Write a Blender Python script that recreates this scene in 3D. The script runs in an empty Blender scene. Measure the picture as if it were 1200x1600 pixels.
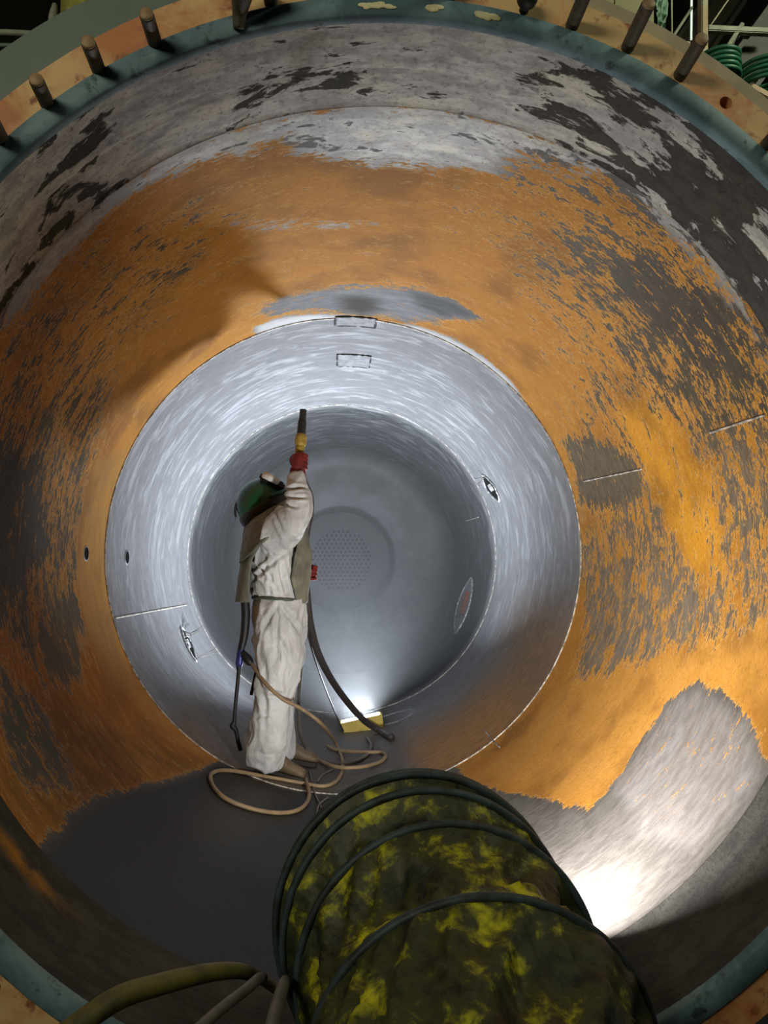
import bpy, bmesh, math, random
import numpy as np
from mathutils import Vector, Matrix, noise as mnoise

random.seed(7)
PI = math.pi
S = bpy.context.scene
C = S.collection

# ------------------------------------------------------------------ camera
F = 1202.0                                   # focal length in pixels of the 1200x1600 frame
YAW, PITCH = math.radians(3.52), math.radians(4.14)
CAM = Vector((-0.062, 0.0, -0.095))
fwd = Vector((math.sin(YAW)*math.cos(PITCH), math.cos(YAW)*math.cos(PITCH), math.sin(PITCH)))
right = Vector((math.cos(YAW), -math.sin(YAW), 0))
up = right.cross(fwd)
cd = bpy.data.cameras.new('camera')
cd.sensor_fit = 'VERTICAL'
cd.sensor_height = 36.0
cd.lens = 36.0*F/1600.0
cd.clip_start = 0.02
cam = bpy.data.objects.new('camera', cd)
C.objects.link(cam)
cam.matrix_world = Matrix((
    (right.x, up.x, -fwd.x, CAM.x),
    (right.y, up.y, -fwd.y, CAM.y),
    (right.z, up.z, -fwd.z, CAM.z),
    (0, 0, 0, 1)))
S.camera = cam

# ------------------------------------------------------------------ world, exposure
S.view_settings.view_transform = 'Standard'
S.view_settings.look = 'None'
S.view_settings.gamma = 1.0
S.view_settings.use_curve_mapping = False
S.view_settings.exposure = 0.0
w = bpy.data.worlds.new('world')
S.world = w
w.use_nodes = True
w.node_tree.nodes['Background'].inputs[0].default_value = (0.55, 0.62, 0.5, 1)
w.node_tree.nodes['Background'].inputs[1].default_value = 0.012


def area_light(name, loc, target, sx, sy, power, color, spread=180):
    l = bpy.data.lights.new(name, 'AREA')
    l.shape = 'RECTANGLE'
    l.size, l.size_y = sx, sy
    l.energy, l.color = power, color
    l.spread = math.radians(spread)
    o = bpy.data.objects.new(name, l)
    C.objects.link(o)
    o.location = loc
    o.rotation_euler = (Vector(target)-Vector(loc)).to_track_quat('-Z', 'Y').to_euler()
    return o


# lamps of the hall outside the vessel, high and to the left and right of the mouth
area_light('hall_lamp', (-2.8, -2.2, 2.3), (0.0, 1.9, 0.4), 2.2, 0.9, 95, (1.0, 0.94, 0.70))
area_light('hall_lamp_far', (3.4, 1.0, 3.4), (1.6, 3.4, 2.1), 0.8, 0.4, 32, (0.95, 1.0, 0.74), 110)
WORK_POWER = 185
FLOOD_POWER = 57


# ------------------------------------------------------------------ geometry of the place
def ray(px, py):
    return (fwd*F + right*(px-600) + up*(800-py)).normalized()


def at(px, py, Y):
    d = ray(px, py)
    return CAM + d*((Y-CAM.y)/d.y)


def m_per_px(Y):
    return Y/F


R0 = 1.35
Y_FL, Y_LIP, Y_S1, Y_S2, Y_S3, Y_END = 1.94, 2.32, 4.386, 6.76, 9.2, 9.43
MX = 0.11                                     # the mouth sits a little to the right of the shell's axis


def shell_c(Y):
    if Y <= Y_LIP:
        return MX
    if Y >= Y_S1:
        return 0.0
    return MX*(Y_S1-Y)/(Y_S1-Y_LIP)


def shell_r(Y):
    if Y < Y_LIP:
        return 1.362 + (Y_LIP-Y)*0.0
    if Y < Y_S1:
        return R0 + 0.004
    if Y < Y_S2:
        return R0
    return R0 - 0.004


def on_shell(px, py, inset=0.0):
    d = ray(px, py)
    t0, t1 = 1.0, 14.0
    f = lambda t: ((CAM.x+d.x*t-shell_c(d.y*t))**2 + (CAM.z+d.z*t)**2)**.5 - (shell_r(d.y*t)-inset)
    n = 600
    prev = t0
    for i in range(1, n+1):
        t = t0+(t1-t0)*i/n
        if f(t) > 0 and d.y*t > Y_LIP:
            a, b = prev, t
            for _ in range(40):
                m = (a+b)/2
                if f(m) > 0: b = m
                else: a = m
            return CAM + d*b
        prev = t
    return CAM + d*t1


def theta_y(px, py):
    p = on_shell(px, py)
    return math.atan2(p.x-shell_c(p.y), -p.z), p.y


def shell_point(th, Y, inset=0.0):
    r = shell_r(Y)-inset
    return Vector((shell_c(Y)+r*math.sin(th), Y, -r*math.cos(th)))


# ------------------------------------------------------------------ materials
def srgb(r, g, b):
    f = lambda c: (c/255/12.92) if c/255 <= .04045 else ((c/255+.055)/1.055)**2.4
    return (f(r), f(g), f(b), 1)


class NT:
    def __init__(self, name):
        self.m = bpy.data.materials.new(name)
        self.m.use_nodes = True
        self.t = self.m.node_tree
        self.bsdf = self.t.nodes['Principled BSDF']

    def n(self, kind, **kw):
        nd = self.t.nodes.new(kind)
        for k, v in kw.items():
            setattr(nd, k, v)
        return nd

    def l(self, a, b):
        self.t.links.new(a, b)

    def val(self, sock, v):
        if hasattr(v, 'node'):
            self.l(v, sock)
        else:
            sock.default_value = v

    def math(self, op, a, b=0.0, c=None):
        nd = self.n('ShaderNodeMath', operation=op)
        self.val(nd.inputs[0], a)
        self.val(nd.inputs[1], b)
        if c is not None: self.val(nd.inputs[2], c)
        return nd.outputs[0]

    def step(self, v, lo, hi):
        nd = self.n('ShaderNodeMapRange', interpolation_type='SMOOTHSTEP')
        self.val(nd.inputs[0], v)
        self.val(nd.inputs[1], lo)
        self.val(nd.inputs[2], hi)
        return nd.outputs[0]

    def mix(self, f, a, b, blend='MIX'):
        nd = self.n('ShaderNodeMix', data_type='RGBA', blend_type=blend)
        self.val(nd.inputs[0], f)
        self.val(nd.inputs[6], a)
        self.val(nd.inputs[7], b)
        return nd.outputs[2]

    def coords(self, sx=1, sy=1, sz=1, off=(0, 0, 0)):
        tc = self.n('ShaderNodeTexCoord')
        mp = self.n('ShaderNodeMapping')
        mp.inputs[1].default_value = off
        mp.inputs[3].default_value = (sx, sy, sz)
        self.l(tc.outputs['Object'], mp.inputs[0])
        return mp.outputs[0]

    def noise(self, vec, scale, detail=4, rough=.55, dist=0.0):
        nd = self.n('ShaderNodeTexNoise')
        self.l(vec, nd.inputs['Vector'])
        nd.inputs['Scale'].default_value = scale
        nd.inputs['Detail'].default_value = detail
        nd.inputs['Roughness'].default_value = rough
        nd.inputs['Distortion'].default_value = dist
        return nd.outputs[0]

    def attr(self, name):
        nd = self.n('ShaderNodeAttribute', attribute_name=name)
        return nd.outputs['Fac'], nd.outputs['Color']

    def bump(self, h, strength, dist):
        nd = self.n('ShaderNodeBump')
        nd.inputs['Strength'].default_value = strength
        nd.inputs['Distance'].default_value = dist
        self.l(h, nd.inputs['Height'])
        self.l(nd.outputs[0], self.bsdf.inputs['Normal'])


def simple_mat(name, col, rough=.6, metal=0.0, var=.25, scale=12, col2=None, bump=0.0, bscale=60, bdist=.003):
    q = NT(name)
    v = q.coords()
    n1 = q.noise(v, scale, 5, .6)
    c2 = col2 or tuple(c*(1-var) for c in col[:3])+(1,)
    q.l(q.mix(q.step(n1, .38, .62), c2, col), q.bsdf.inputs['Base Color'])
    q.bsdf.inputs['Roughness'].default_value = rough
    q.bsdf.inputs['Metallic'].default_value = metal
    if bump:
        q.bump(q.noise(v, bscale, 4, .6), bump, bdist)
    return q.m


def shell_material():
    q = NT('blasted_shell')
    bare, _ = q.attr('bare')
    _, pc = q.attr('paintcol')
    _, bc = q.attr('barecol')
    streak, _ = q.attr('streak')
    gloss, _ = q.attr('gloss')
    v = q.coords(1, 2.4, 1)
    v2 = q.coords(1, 3.2, 1, (3, 1, 2))
    vi = q.coords()
    n1 = q.noise(v, 7.5, 8, .66, .35)
    n2 = q.noise(v2, 30, 5, .6, .6)
    n9 = q.noise(v2, 75, 4, .65, .3)
    val = q.math('MULTIPLY_ADD', n1, .45, q.math('MULTIPLY_ADD', n2, .38, q.math('MULTIPLY', n9, .17)))
    val = q.math('MULTIPLY_ADD', q.math('SUBTRACT', val, .5), 2.1, .5)
    T = q.math('MULTIPLY_ADD', bare, -.78, .86)
    d = q.math('SUBTRACT', val, T)
    isbare = q.step(d, -.02, .025)
    rim = q.math('MULTIPLY', q.step(d, -.09, -.02), q.math('SUBTRACT', 1, q.step(d, -.01, .015)))
    # paint: streaks of lighter and darker orange along the circumference
    n3 = q.noise(v2, 5, 6, .6, .5)
    n4 = q.noise(vi, 3.2, 3, .5)
    n8 = q.noise(v2, 55, 3, .6)
    pvar = q.mix(q.step(n3, .38, .66), pc, q.mix(.5, pc, srgb(168, 120, 42)))
    pvar = q.mix(q.math('MULTIPLY', q.step(n4, .46, .66), .55), pvar, srgb(108, 72, 30))
    pvar = q.mix(q.math('MULTIPLY', q.step(n8, .50, .66), .5), pvar, srgb(120, 76, 34))
    pvar = q.mix(q.math('MULTIPLY', rim, .4), pvar, srgb(236, 186, 110))
    # bare metal: mottled grey with whitish blast streaks
    n5 = q.noise(v2, 14, 6, .65, .4)
    n6 = q.noise(q.coords(1, 3, 1, (9, 4, 1)), 3.6, 7, .62, .8)
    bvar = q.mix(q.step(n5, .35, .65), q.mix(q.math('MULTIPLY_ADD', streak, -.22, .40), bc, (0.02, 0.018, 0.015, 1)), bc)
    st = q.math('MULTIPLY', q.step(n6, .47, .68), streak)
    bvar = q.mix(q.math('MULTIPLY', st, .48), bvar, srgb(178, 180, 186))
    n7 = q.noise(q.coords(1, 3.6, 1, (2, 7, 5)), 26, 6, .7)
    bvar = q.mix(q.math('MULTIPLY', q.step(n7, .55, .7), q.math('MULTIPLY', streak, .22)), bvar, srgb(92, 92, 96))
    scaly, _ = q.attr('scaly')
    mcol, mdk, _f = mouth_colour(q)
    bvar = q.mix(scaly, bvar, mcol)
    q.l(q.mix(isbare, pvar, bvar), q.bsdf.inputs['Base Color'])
    fine = q.noise(vi, 150, 3, .7)
    q.l(q.math('MULTIPLY_ADD', isbare, q.math('MULTIPLY_ADD', gloss, -.08, -.10), q.math('MULTIPLY_ADD', fine, .2, .5)), q.bsdf.inputs['Roughness'])
    q.l(q.math('MULTIPLY', isbare, .12), q.bsdf.inputs['Metallic'])
    q.l(q.math('MULTIPLY_ADD', isbare, q.math('MULTIPLY_ADD', gloss, .0, .04), .10), q.bsdf.inputs['Specular IOR Level'])
    h = q.math('MULTIPLY_ADD', isbare, -.6, q.math('MULTIPLY_ADD', fine, .22, q.math('MULTIPLY', n5, .5)))
    q.bump(h, .55, .006)
    return q.m


def mouth_colour(q):
    """grey coat with black scale: returns colour, scale mask and fine noise"""
    v = q.coords(1, 2.2, 1)
    vi = q.coords()
    big = q.noise(v, 2.6, 7, .62, .7)
    mid = q.noise(q.coords(1, 2.4, 1, (5, 2, 8)), 8, 7, .66, .5)
    fine = q.noise(vi, 55, 4, .65)
    right_, _ = q.attr('dark_bias')
    base = q.mix(q.step(mid, .38, .64), srgb(156, 154, 153), srgb(196, 194, 189))
    base = q.mix(q.step(q.noise(v, 5, 5, .6), .5, .7), base, srgb(202, 199, 182))
    base = q.mix(q.math('MULTIPLY', q.step(fine, .5, .7), .5), base, srgb(100, 94, 97))
    olive = q.step(q.noise(vi, 2.3, 4, .6), .6, .72)
    base = q.mix(q.math('MULTIPLY', olive, .35), base, srgb(120, 112, 66))
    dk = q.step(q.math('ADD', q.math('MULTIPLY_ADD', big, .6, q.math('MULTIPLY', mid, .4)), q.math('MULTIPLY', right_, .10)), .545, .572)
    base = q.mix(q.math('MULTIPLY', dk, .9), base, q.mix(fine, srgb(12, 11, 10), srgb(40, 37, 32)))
    oc, _ = q.attr('ochre')
    base = q.mix(q.math('MULTIPLY', oc, q.step(mid, .3, .6)), base, srgb(170, 118, 40))
    return base, dk, fine


def mouth_material():
    q = NT('scaled_mouth')
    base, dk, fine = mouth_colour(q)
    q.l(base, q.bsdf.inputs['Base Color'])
    q.l(q.math('MULTIPLY_ADD', dk, -.15, .9), q.bsdf.inputs['Roughness'])
    q.bsdf.inputs['Specular IOR Level'].default_value = .03
    q.bump(q.math('ADD', q.math('MULTIPLY', dk, .7), q.math('MULTIPLY', fine, .6)), .7, .008)
    return q.m


def two_tone(name, a, b, c, scale=4, rough=.65, bump=.3, thr=(.42, .6)):
    q = NT(name)
    v = q.coords()
    n1 = q.noise(v, scale, 7, .65, .4)
    n2 = q.noise(v, scale*4.3, 6, .65, .3)
    col = q.mix(q.step(n1, thr[0], thr[1]), a, b)
    col = q.mix(q.step(n2, .55, .68), col, c)
    q.l(col, q.bsdf.inputs['Base Color'])
    q.bsdf.inputs['Roughness'].default_value = rough
    q.bump(n2, bump, .004)
    return q.m


M = {}
M['shell'] = shell_material()
M['mouth'] = mouth_material()
M['teal'] = two_tone('teal_paint', srgb(70, 96, 106), srgb(104, 130, 138), srgb(54, 70, 74), 5)
M['cream_chip'] = simple_mat('cream_chipped_paint', srgb(214, 206, 164), .7)
M['flange'] = two_tone('rusty_flange', srgb(182, 116, 72), srgb(208, 172, 120), srgb(140, 82, 54), 3.2)
M['beige'] = simple_mat('beige_edge', srgb(168, 154, 126), .7, var=.2, scale=7)
M['greygreen'] = simple_mat('grey_green_paint', srgb(98, 112, 104), .6, var=.12, scale=4)
M['olive'] = simple_mat('olive_panel', srgb(128, 124, 88), .6, var=.15, scale=3)
M['stud'] = simple_mat('stud_steel', srgb(86, 78, 66), .6, .3, scale=40, bump=.5, bscale=160)
M['studtip'] = simple_mat('stud_tip', srgb(150, 124, 92), .6, .2, scale=40)
M['darksteel'] = simple_mat('dark_steel', srgb(40, 38, 34), .55, .3, scale=14)
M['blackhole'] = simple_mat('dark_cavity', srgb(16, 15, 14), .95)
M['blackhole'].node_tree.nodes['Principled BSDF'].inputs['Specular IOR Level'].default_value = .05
M['weld'] = simple_mat('weld_bead', srgb(190, 184, 172), .5, .3, scale=30, col2=srgb(110, 104, 96))
M['plate'] = simple_mat('pad_plate', srgb(124, 125, 130), .6, .0, scale=20, col2=srgb(98, 98, 102), bump=.3)
M['rust'] = simple_mat('bright_rust', srgb(176, 104, 60), .7, scale=30, col2=srgb(112, 66, 42))
M['pale_rim'] = simple_mat('pale_torn_rim', srgb(206, 208, 208), .5, .2, scale=30, col2=srgb(120, 120, 120), bump=.4)
M['wire'] = simple_mat('grey_wire', srgb(92, 90, 86), .5, .5)


def fabric(name, a, b, scale, bump=.35, rough=.8):
    q = NT(name)
    v = q.coords()
    n1 = q.noise(v, scale, 6, .6, .3)
    n2 = q.noise(v, 60, 4, .6)
    q.l(q.mix(q.step(n1, .38, .64), a, b), q.bsdf.inputs['Base Color'])
    q.bsdf.inputs['Roughness'].default_value = rough
    q.bump(q.math('ADD', n2, q.math('MULTIPLY', n1, 2)), bump, .004)
    return q.m


def suit_material():
    q = NT('off_white_suit_cloth')
    v = q.coords(1, 1, .7)
    n1 = q.noise(v, 6, 5, .6, .4)
    q.l(q.mix(q.step(n1, .36, .6), srgb(172, 174, 174), srgb(202, 204, 204)), q.bsdf.inputs['Base Color'])
    q.bsdf.inputs['Roughness'].default_value = .7
    r1 = q.math('ABSOLUTE', q.math('SUBTRACT', q.noise(v, 10, 3, .5, .8), .5))
    r2 = q.math('ABSOLUTE', q.math('SUBTRACT', q.noise(q.coords(1, 1, .6, (4, 2, 7)), 24, 3, .55, .6), .5))
    q.bump(q.math('ADD', q.step(r1, 0, .16), q.math('MULTIPLY', q.step(r2, 0, .18), .35)), .22, .012)
    return q.m


M['suit'] = suit_material()
M['cape'] = fabric('olive_grey_canvas', srgb(98, 98, 86), srgb(124, 122, 104), 12)
M['helmet'] = simple_mat('green_helmet_shell', srgb(16, 82, 52), .38, scale=9, col2=srgb(20, 60, 42))
M['rubber'] = simple_mat('black_rubber', srgb(26, 26, 26), .55)
M['lens'] = simple_mat('pale_lens_cover', srgb(236, 238, 238), .35, var=.1)
M['glove'] = fabric('red_glove', srgb(92, 16, 16), srgb(122, 28, 22), 20)
M['boot'] = fabric('brown_boot_leather', srgb(92, 76, 56), srgb(112, 96, 72), 20, rough=.6)
M['sole'] = simple_mat('boot_sole', srgb(44, 38, 34), .8)
M['belt'] = simple_mat('grey_green_belt', srgb(82, 92, 84), .8)
M['nozzle'] = simple_mat('dark_nozzle', srgb(48, 48, 50), .5, .2)
M['brass'] = simple_mat('yellow_nozzle_holder', srgb(170, 144, 60), .55, var=.4, scale=40)
M['blue'] = simple_mat('blue_coupling', srgb(58, 62, 130), .4, .3)
M['hose_beige'] = simple_mat('beige_hose', srgb(146, 124, 92), .55, scale=16)
M['hose_grey'] = simple_mat('grey_hose', srgb(104, 98, 92), .55, scale=16)
M['hose_dark'] = simple_mat('dark_blast_hose', srgb(62, 56, 54), .55, scale=16)
M['hose_green'] = simple_mat('olive_hose', srgb(106, 98, 42), .6, scale=10, col2=srgb(66, 64, 40))
M['lampyellow'] = simple_mat('yellow_lamp_case', srgb(214, 190, 92), .55, var=.12)
M['rib'] = simple_mat('dark_duct_rib', srgb(52, 68, 74), .6, scale=12, col2=srgb(30, 38, 40))


def emission(name, col, strength):
    q = NT(name)
    q.bsdf.inputs['Base Color'].default_value = col
    q.bsdf.inputs['Emission Color'].default_value = col
    q.bsdf.inputs['Emission Strength'].default_value = strength
    return q.m


M['led'] = emission('led_panel', (0.86, .94, 1, 1), 9)
M['led_warm'] = emission('flood_glass', (1, .93, .84, 1), 9)
M['glow_conduit'] = emission('glowing_conduit', (.86, 1, .84, 1), .7)  # glow added to a pale conduit to make its shine; not a lamp


def duct_material():
    q = NT('grimy_yellow_duct')
    v = q.coords()
    n1 = q.noise(v, 5.5, 6, .62, .4)
    n2 = q.noise(v, 17, 7, .66, .5)
    n3 = q.noise(v, 70, 4, .6)
    val = q.math('MULTIPLY_ADD', n1, .62, q.math('MULTIPLY', n2, .38))
    col = q.mix(q.step(val, .42, .5), srgb(20, 24, 19), srgb(54, 57, 25))
    col = q.mix(q.step(val, .51, .64), col, srgb(196, 192, 22))
    col = q.mix(q.math('MULTIPLY', q.step(n3, .5, .72), .4), col, srgb(60, 60, 30))
    q.l(col, q.bsdf.inputs['Base Color'])
    q.bsdf.inputs['Roughness'].default_value = .55
    q.bump(q.math('ADD', n2, q.math('MULTIPLY', n3, .3)), .5, .008)
    return q.m


M['duct'] = duct_material()


# ------------------------------------------------------------------ object helpers
def link(name, me, mat, parent=None, smooth=True):
    o = bpy.data.objects.new(name, me)
    C.objects.link(o)
    if mat: me.materials.append(mat)
    if smooth:
        me.polygons.foreach_set('use_smooth', [True]*len(me.polygons))
    if parent is not None:
        o.parent = parent
        o.matrix_parent_inverse = Matrix.Identity(4)
        if parent.parent is None:
            o.matrix_basis = Matrix.Translation(-Vector(parent.location))
        else:
            o.matrix_basis = Matrix.Identity(4)
    return o


def obj(name, bm, mat, parent=None, smooth=True):
    me = bpy.data.meshes.new(name)
    bmesh.ops.recalc_face_normals(bm, faces=bm.faces[:])
    bm.to_mesh(me)
    bm.free()
    return link(name, me, mat, parent, smooth)


def tag(o, label=None, cat=None, group=None, kind=None):
    if label: o['label'] = label
    if cat: o['category'] = cat
    if group: o['group'] = group
    if kind: o['kind'] = kind
    return o


def thing(name, loc, label, cat, group=None):
    o = bpy.data.objects.new(name, None)
    o.empty_display_size = .05
    C.objects.link(o)
    o.location = loc
    return tag(o, label, cat, group)


def smooth_path(pts, n=8):
    """Catmull-Rom through points (each a tuple of Vector + extra floats)."""
    P = [np.array(list(p[0])+list(p[1:])) for p in pts]
    P = [2*P[0]-P[1]]+P+[2*P[-1]-P[-2]]
    out = []
    for i in range(1, len(P)-2):
        for k in range(n):
            t = k/n
            a, b, c, d = P[i-1], P[i], P[i+1], P[i+2]
            out.append(.5*((2*b)+(-a+c)*t+(2*a-5*b+4*c-d)*t*t+(-a+3*b-3*c+d)*t**3))
    out.append(P[-2])
    return out


def tube(bm, pts, n=8, seg=10, rib=0.0, rib_n=2):
    """round tube through (Vector, radius) points"""
    path = smooth_path(pts, n)
    c = [Vector(p[:3]) for p in path]
    rr = [p[3] for p in path]
    t0 = (c[1]-c[0]).normalized()
    nrm = t0.orthogonal().normalized()
    rings = []
    for i in range(len(c)):
        t = (c[min(i+1, len(c)-1)]-c[max(i-1, 0)])
        t = t.normalized() if t.length > 1e-9 else t0
        nrm = (nrm-t*nrm.dot(t)).normalized()
        b = t.cross(nrm)
        r = rr[i]*(1+(rib if rib and i % rib_n == 0 else 0))
        rings.append([bm.verts.new(c[i]+(nrm*math.cos(2*PI*k/seg)+b*math.sin(2*PI*k/seg))*r) for k in range(seg)])
    for i in range(len(rings)-1):
        for k in range(seg):
            bm.faces.new((rings[i][k], rings[i][(k+1) % seg], rings[i+1][(k+1) % seg], rings[i+1][k]))
    bm.faces.new(rings[0][::-1])
    bm.faces.new(rings[-1])
    return bm


def box(bm, mat4, sx, sy, sz, bev=0.0):
    r = bmesh.ops.create_cube(bm, size=1.0)
    vs = r['verts']
    bmesh.ops.scale(bm, vec=(sx, sy, sz), verts=vs)
    bmesh.ops.transform(bm, matrix=mat4, verts=vs)
    if bev:
        es = list({e for v in vs for e in v.link_edges})
        bmesh.ops.bevel(bm, geom=es, offset=bev, segments=2, affect='EDGES')
    return bm


def bar(bm, a, b, wx, wz, bev=.0, roll=0.0):
    a, b = Vector(a), Vector(b)
    q = (b-a).to_track_quat('Z', 'Y').to_matrix().to_4x4() @ Matrix.Rotation(roll, 4, 'Z')
    return box(bm, Matrix.Translation((a+b)/2) @ q, wx, wz, (b-a).length, bev)


def ring_torus(c, R, r, axis='Y', seg=160, ms=8):
    bm = bmesh.new()
    rings = []
    for i in range(seg):
        a = 2*PI*i/seg
        rad = Vector((math.sin(a), 0, -math.cos(a)))
        rings.append([bm.verts.new(Vector(c)+rad*(R+r*math.cos(2*PI*k/ms))+Vector((0, r*math.sin(2*PI*k/ms), 0))) for k in range(ms)])
    for i in range(seg):
        for k in range(ms):
            bm.faces.new((rings[i][k], rings[i][(k+1) % ms], rings[(i+1) % seg][(k+1) % ms], rings[(i+1) % seg][k]))
    return bm


def revolve(profile, cx=0.0, seg=200, a0=0.0, a1=2*PI, close=False):
    """profile: (radius, Y) list, revolved about the vessel axis"""
    bm = bmesh.new()
    full = abs(a1-a0-2*PI) < 1e-6
    n = seg if full else seg+1
    rows = []
    for i in range(n):
        a = a0+(a1-a0)*i/seg
        rows.append([bm.verts.new((cx+r*math.sin(a), y, -r*math.cos(a))) for r, y in profile])
    m = len(profile)
    for i in range(seg):
        A, B = rows[i], rows[(i+1) % n]
        for k in range(m if close else m-1):
            bm.faces.new((A[k], A[(k+1) % m], B[(k+1) % m], B[k]))
    if close and not full:
        bm.faces.new(rows[0])
        bm.faces.new(rows[-1][::-1])
    return bm


def structure(o, label=None):
    o['kind'] = 'structure'
    if label: o['label'] = label
    return o


# ------------------------------------------------------------------ the shell courses and what paint is left on them
def poly_sd(pts, X, Y):
    """signed distance (positive inside) of arrays X, Y to polygon pts"""
    pts = np.array(pts, float)
    d = np.full(X.shape, 1e9)
    inside = np.zeros(X.shape, bool)
    n = len(pts)
    for i in range(n):
        a, b = pts[i], pts[(i+1) % n]
        ex, ey = b-a
        wx, wy = X-a[0], Y-a[1]
        t = np.clip((wx*ex+wy*ey)/(ex*ex+ey*ey+1e-12), 0, 1)
        d = np.minimum(d, np.hypot(wx-ex*t, wy-ey*t))
        c = (a[1] > Y) != (b[1] > Y)
        with np.errstate(divide='ignore', invalid='ignore'):
            inside ^= c & (X < (b[0]-a[0])*(Y-a[1])/(b[1]-a[1]+1e-15)+a[0])
    return np.where(inside, d, -d)


def surf_poly(pix, wrap=False):
    out = []
    for px, py in pix:
        th, y = theta_y(px, py)
        if wrap and th < 0: th += 2*PI
        out.append((th*R0, y))
    return out


def soft(sd, w):
    t = np.clip(sd/(2*w)+.5, 0, 1)
    return t*t*(3-2*t)


def lin(*c):
    return np.array(srgb(*c)[:3])


NTH = 560
rowsY = list(np.linspace(Y_LIP, Y_S1-.004, 120))+list(np.linspace(Y_S1, Y_S2-.004, 70))+list(np.linspace(Y_S2, Y_S3, 36))
TH = (np.arange(NTH)/NTH*2-1)*PI
YY = np.array(rowsY)
TG, YG = np.meshgrid(TH, YY)
XA = TG*R0                                    # arc length from the bottom, negative on the left
XB = np.where(TG < 0, TG+2*PI, TG)*R0         # the same measured through the top
bare = np.full(TG.shape, 0.21)
streak = np.zeros(TG.shape)
gloss = np.zeros(TG.shape)
scaly = np.zeros(TG.shape)
pcol = np.tile(lin(160, 108, 40), TG.shape+(1,)).astype(float)
bcol = np.tile(lin(98, 92, 82), TG.shape+(1,)).astype(float)


def blend(arr, mask, v):
    if arr.ndim == 3: mask = mask[..., None]
    arr[:] = arr*(1-mask)+mask*v


def patch(pix, w, wrap=False, b=None, bc=None, pc=None, st=None, k=1.0):
    m = soft(poly_sd(surf_poly(pix, wrap), XB if wrap else XA, YG), w)*k
    if b is not None: blend(bare, m, b)
    if bc is not None: blend(bcol, m, lin(*bc))
    if pc is not None: blend(pcol, m, lin(*pc))
    if st is not None: blend(streak, m, st)


# paint tones by wall area
patch([(0, 700), (200, 640), (160, 900), (200, 1080), (330, 1190), (180, 1240), (0, 1200)], .15, pc=(134, 84, 24))
patch([(900, 1060), (1090, 1010), (1199, 960), (1199, 1100), (1080, 1070), (960, 1240), (880, 1250), (740, 1210), (850, 1100)], .08, pc=(176, 126, 60), b=.02)
patch([(0, 1080), (120, 1100), (250, 1170), (340, 1195), (160, 1260), (90, 1310), (0, 1240)], .14, pc=(110, 76, 30))  # dim light of the lower left put into the paint colour
# mottled wear, right wall
patch([(740, 330), (860, 300), (1010, 310), (1199, 520), (1199, 960), (1090, 1000), (905, 1060), (905, 860), (880, 680), (900, 600), (840, 480)], .25, b=.40, bc=(84, 76, 62))
patch([(0, 420), (160, 420), (180, 600), (150, 800), (140, 1000), (60, 1060), (0, 1000)], .2, b=.48, bc=(80, 70, 52))
patch([(880, 360), (1010, 330), (1199, 560), (1199, 860), (1120, 700), (1000, 590), (930, 470)], .10, b=.50, bc=(84, 76, 62))
patch([(930, 420), (1040, 380), (1150, 520), (1120, 590), (1000, 500)], .08, b=.62, bc=(78, 70, 60))
patch([(780, 225), (960, 270), (1120, 420), (1060, 430), (900, 330), (780, 290)], .08, wrap=True, b=.40, bc=(80, 74, 66))
patch([(1000, 700), (1190, 680), (1199, 980), (1080, 1010), (900, 1060), (905, 860), (960, 800)], .10, b=.47, bc=(116, 102, 84))
patch([(880, 690), (930, 690), (1000, 725), (1005, 770), (960, 790), (905, 785), (900, 740)], .06, b=.7, bc=(104, 92, 74))
patch([(905, 860), (1010, 880), (1130, 930), (1060, 1010), (905, 1060)], .08, b=.52, bc=(120, 108, 92))
patch([(1010, 620), (1100, 730), (1130, 900), (1070, 880), (1010, 760), (960, 640)], .06, b=.26, pc=(188, 132, 40))
# mottled wear, left wall
patch([(0, 560), (70, 640), (120, 760), (110, 860), (80, 960), (0, 1000)], .10, b=.46, bc=(78, 70, 54))
patch([(0, 700), (60, 720), (80, 860), (0, 960)], .08, b=.68, bc=(76, 68, 54))
patch([(75, 920), (125, 940), (130, 1070), (100, 1085), (60, 1010)], .06, b=.6, bc=(92, 80, 58))
patch([(0, 1030), (30, 1060), (70, 1110), (110, 1190), (120, 1245), (40, 1230), (0, 1150)], .06, b=.55, bc=(80, 74, 62))
patch([(0, 420), (130, 400), (230, 350), (330, 300), (330, 420), (200, 560), (60, 650), (0, 600)], .2, b=.40, bc=(84, 72, 50))
# lamp-lit strip near the first seam, left, painted in as a paler coat
patch([(150, 720), (200, 700), (180, 860), (172, 900), (180, 980), (215, 1080), (180, 1080), (130, 960), (125, 820)], .05, b=.03, pc=(142, 104, 52))
# top: the grey zone below the mouth
patch([(0, 505), (60, 440), (130, 372), (205, 300), (300, 255), (380, 243), (440, 215), (470, 236), (560, 250), (640, 256), (700, 250),
       (760, 262), (800, 232), (870, 252), (940, 268), (1010, 325), (1100, 402), (1160, 478), (1199, 545),
       (1199, 470), (1120, 330), (1000, 235), (850, 165), (600, 140), (400, 150), (200, 240), (80, 340), (0, 430)], .09, wrap=True, b=.80, bc=(104, 98, 92))
patch([(470, 236), (560, 250), (640, 262), (760, 262), (800, 230), (700, 205), (560, 195), (480, 205)], .08, wrap=True, b=.72, bc=(92, 86, 78))
TOPZ = [(0, 520), (60, 450), (130, 380), (205, 308), (300, 262), (380, 250), (440, 222), (470, 243), (560, 257), (640, 263), (700, 257),
        (760, 268), (800, 240), (870, 258), (940, 275), (1010, 330), (1100, 408), (1160, 484), (1199, 552),
        (1199, 470), (1120, 330), (1000, 235), (850, 150), (600, 120), (400, 130), (200, 230), (80, 340), (0, 430)]
blend(scaly, soft(poly_sd(surf_poly(TOPZ, True), XB, YG), .12), 1.0)
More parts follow.
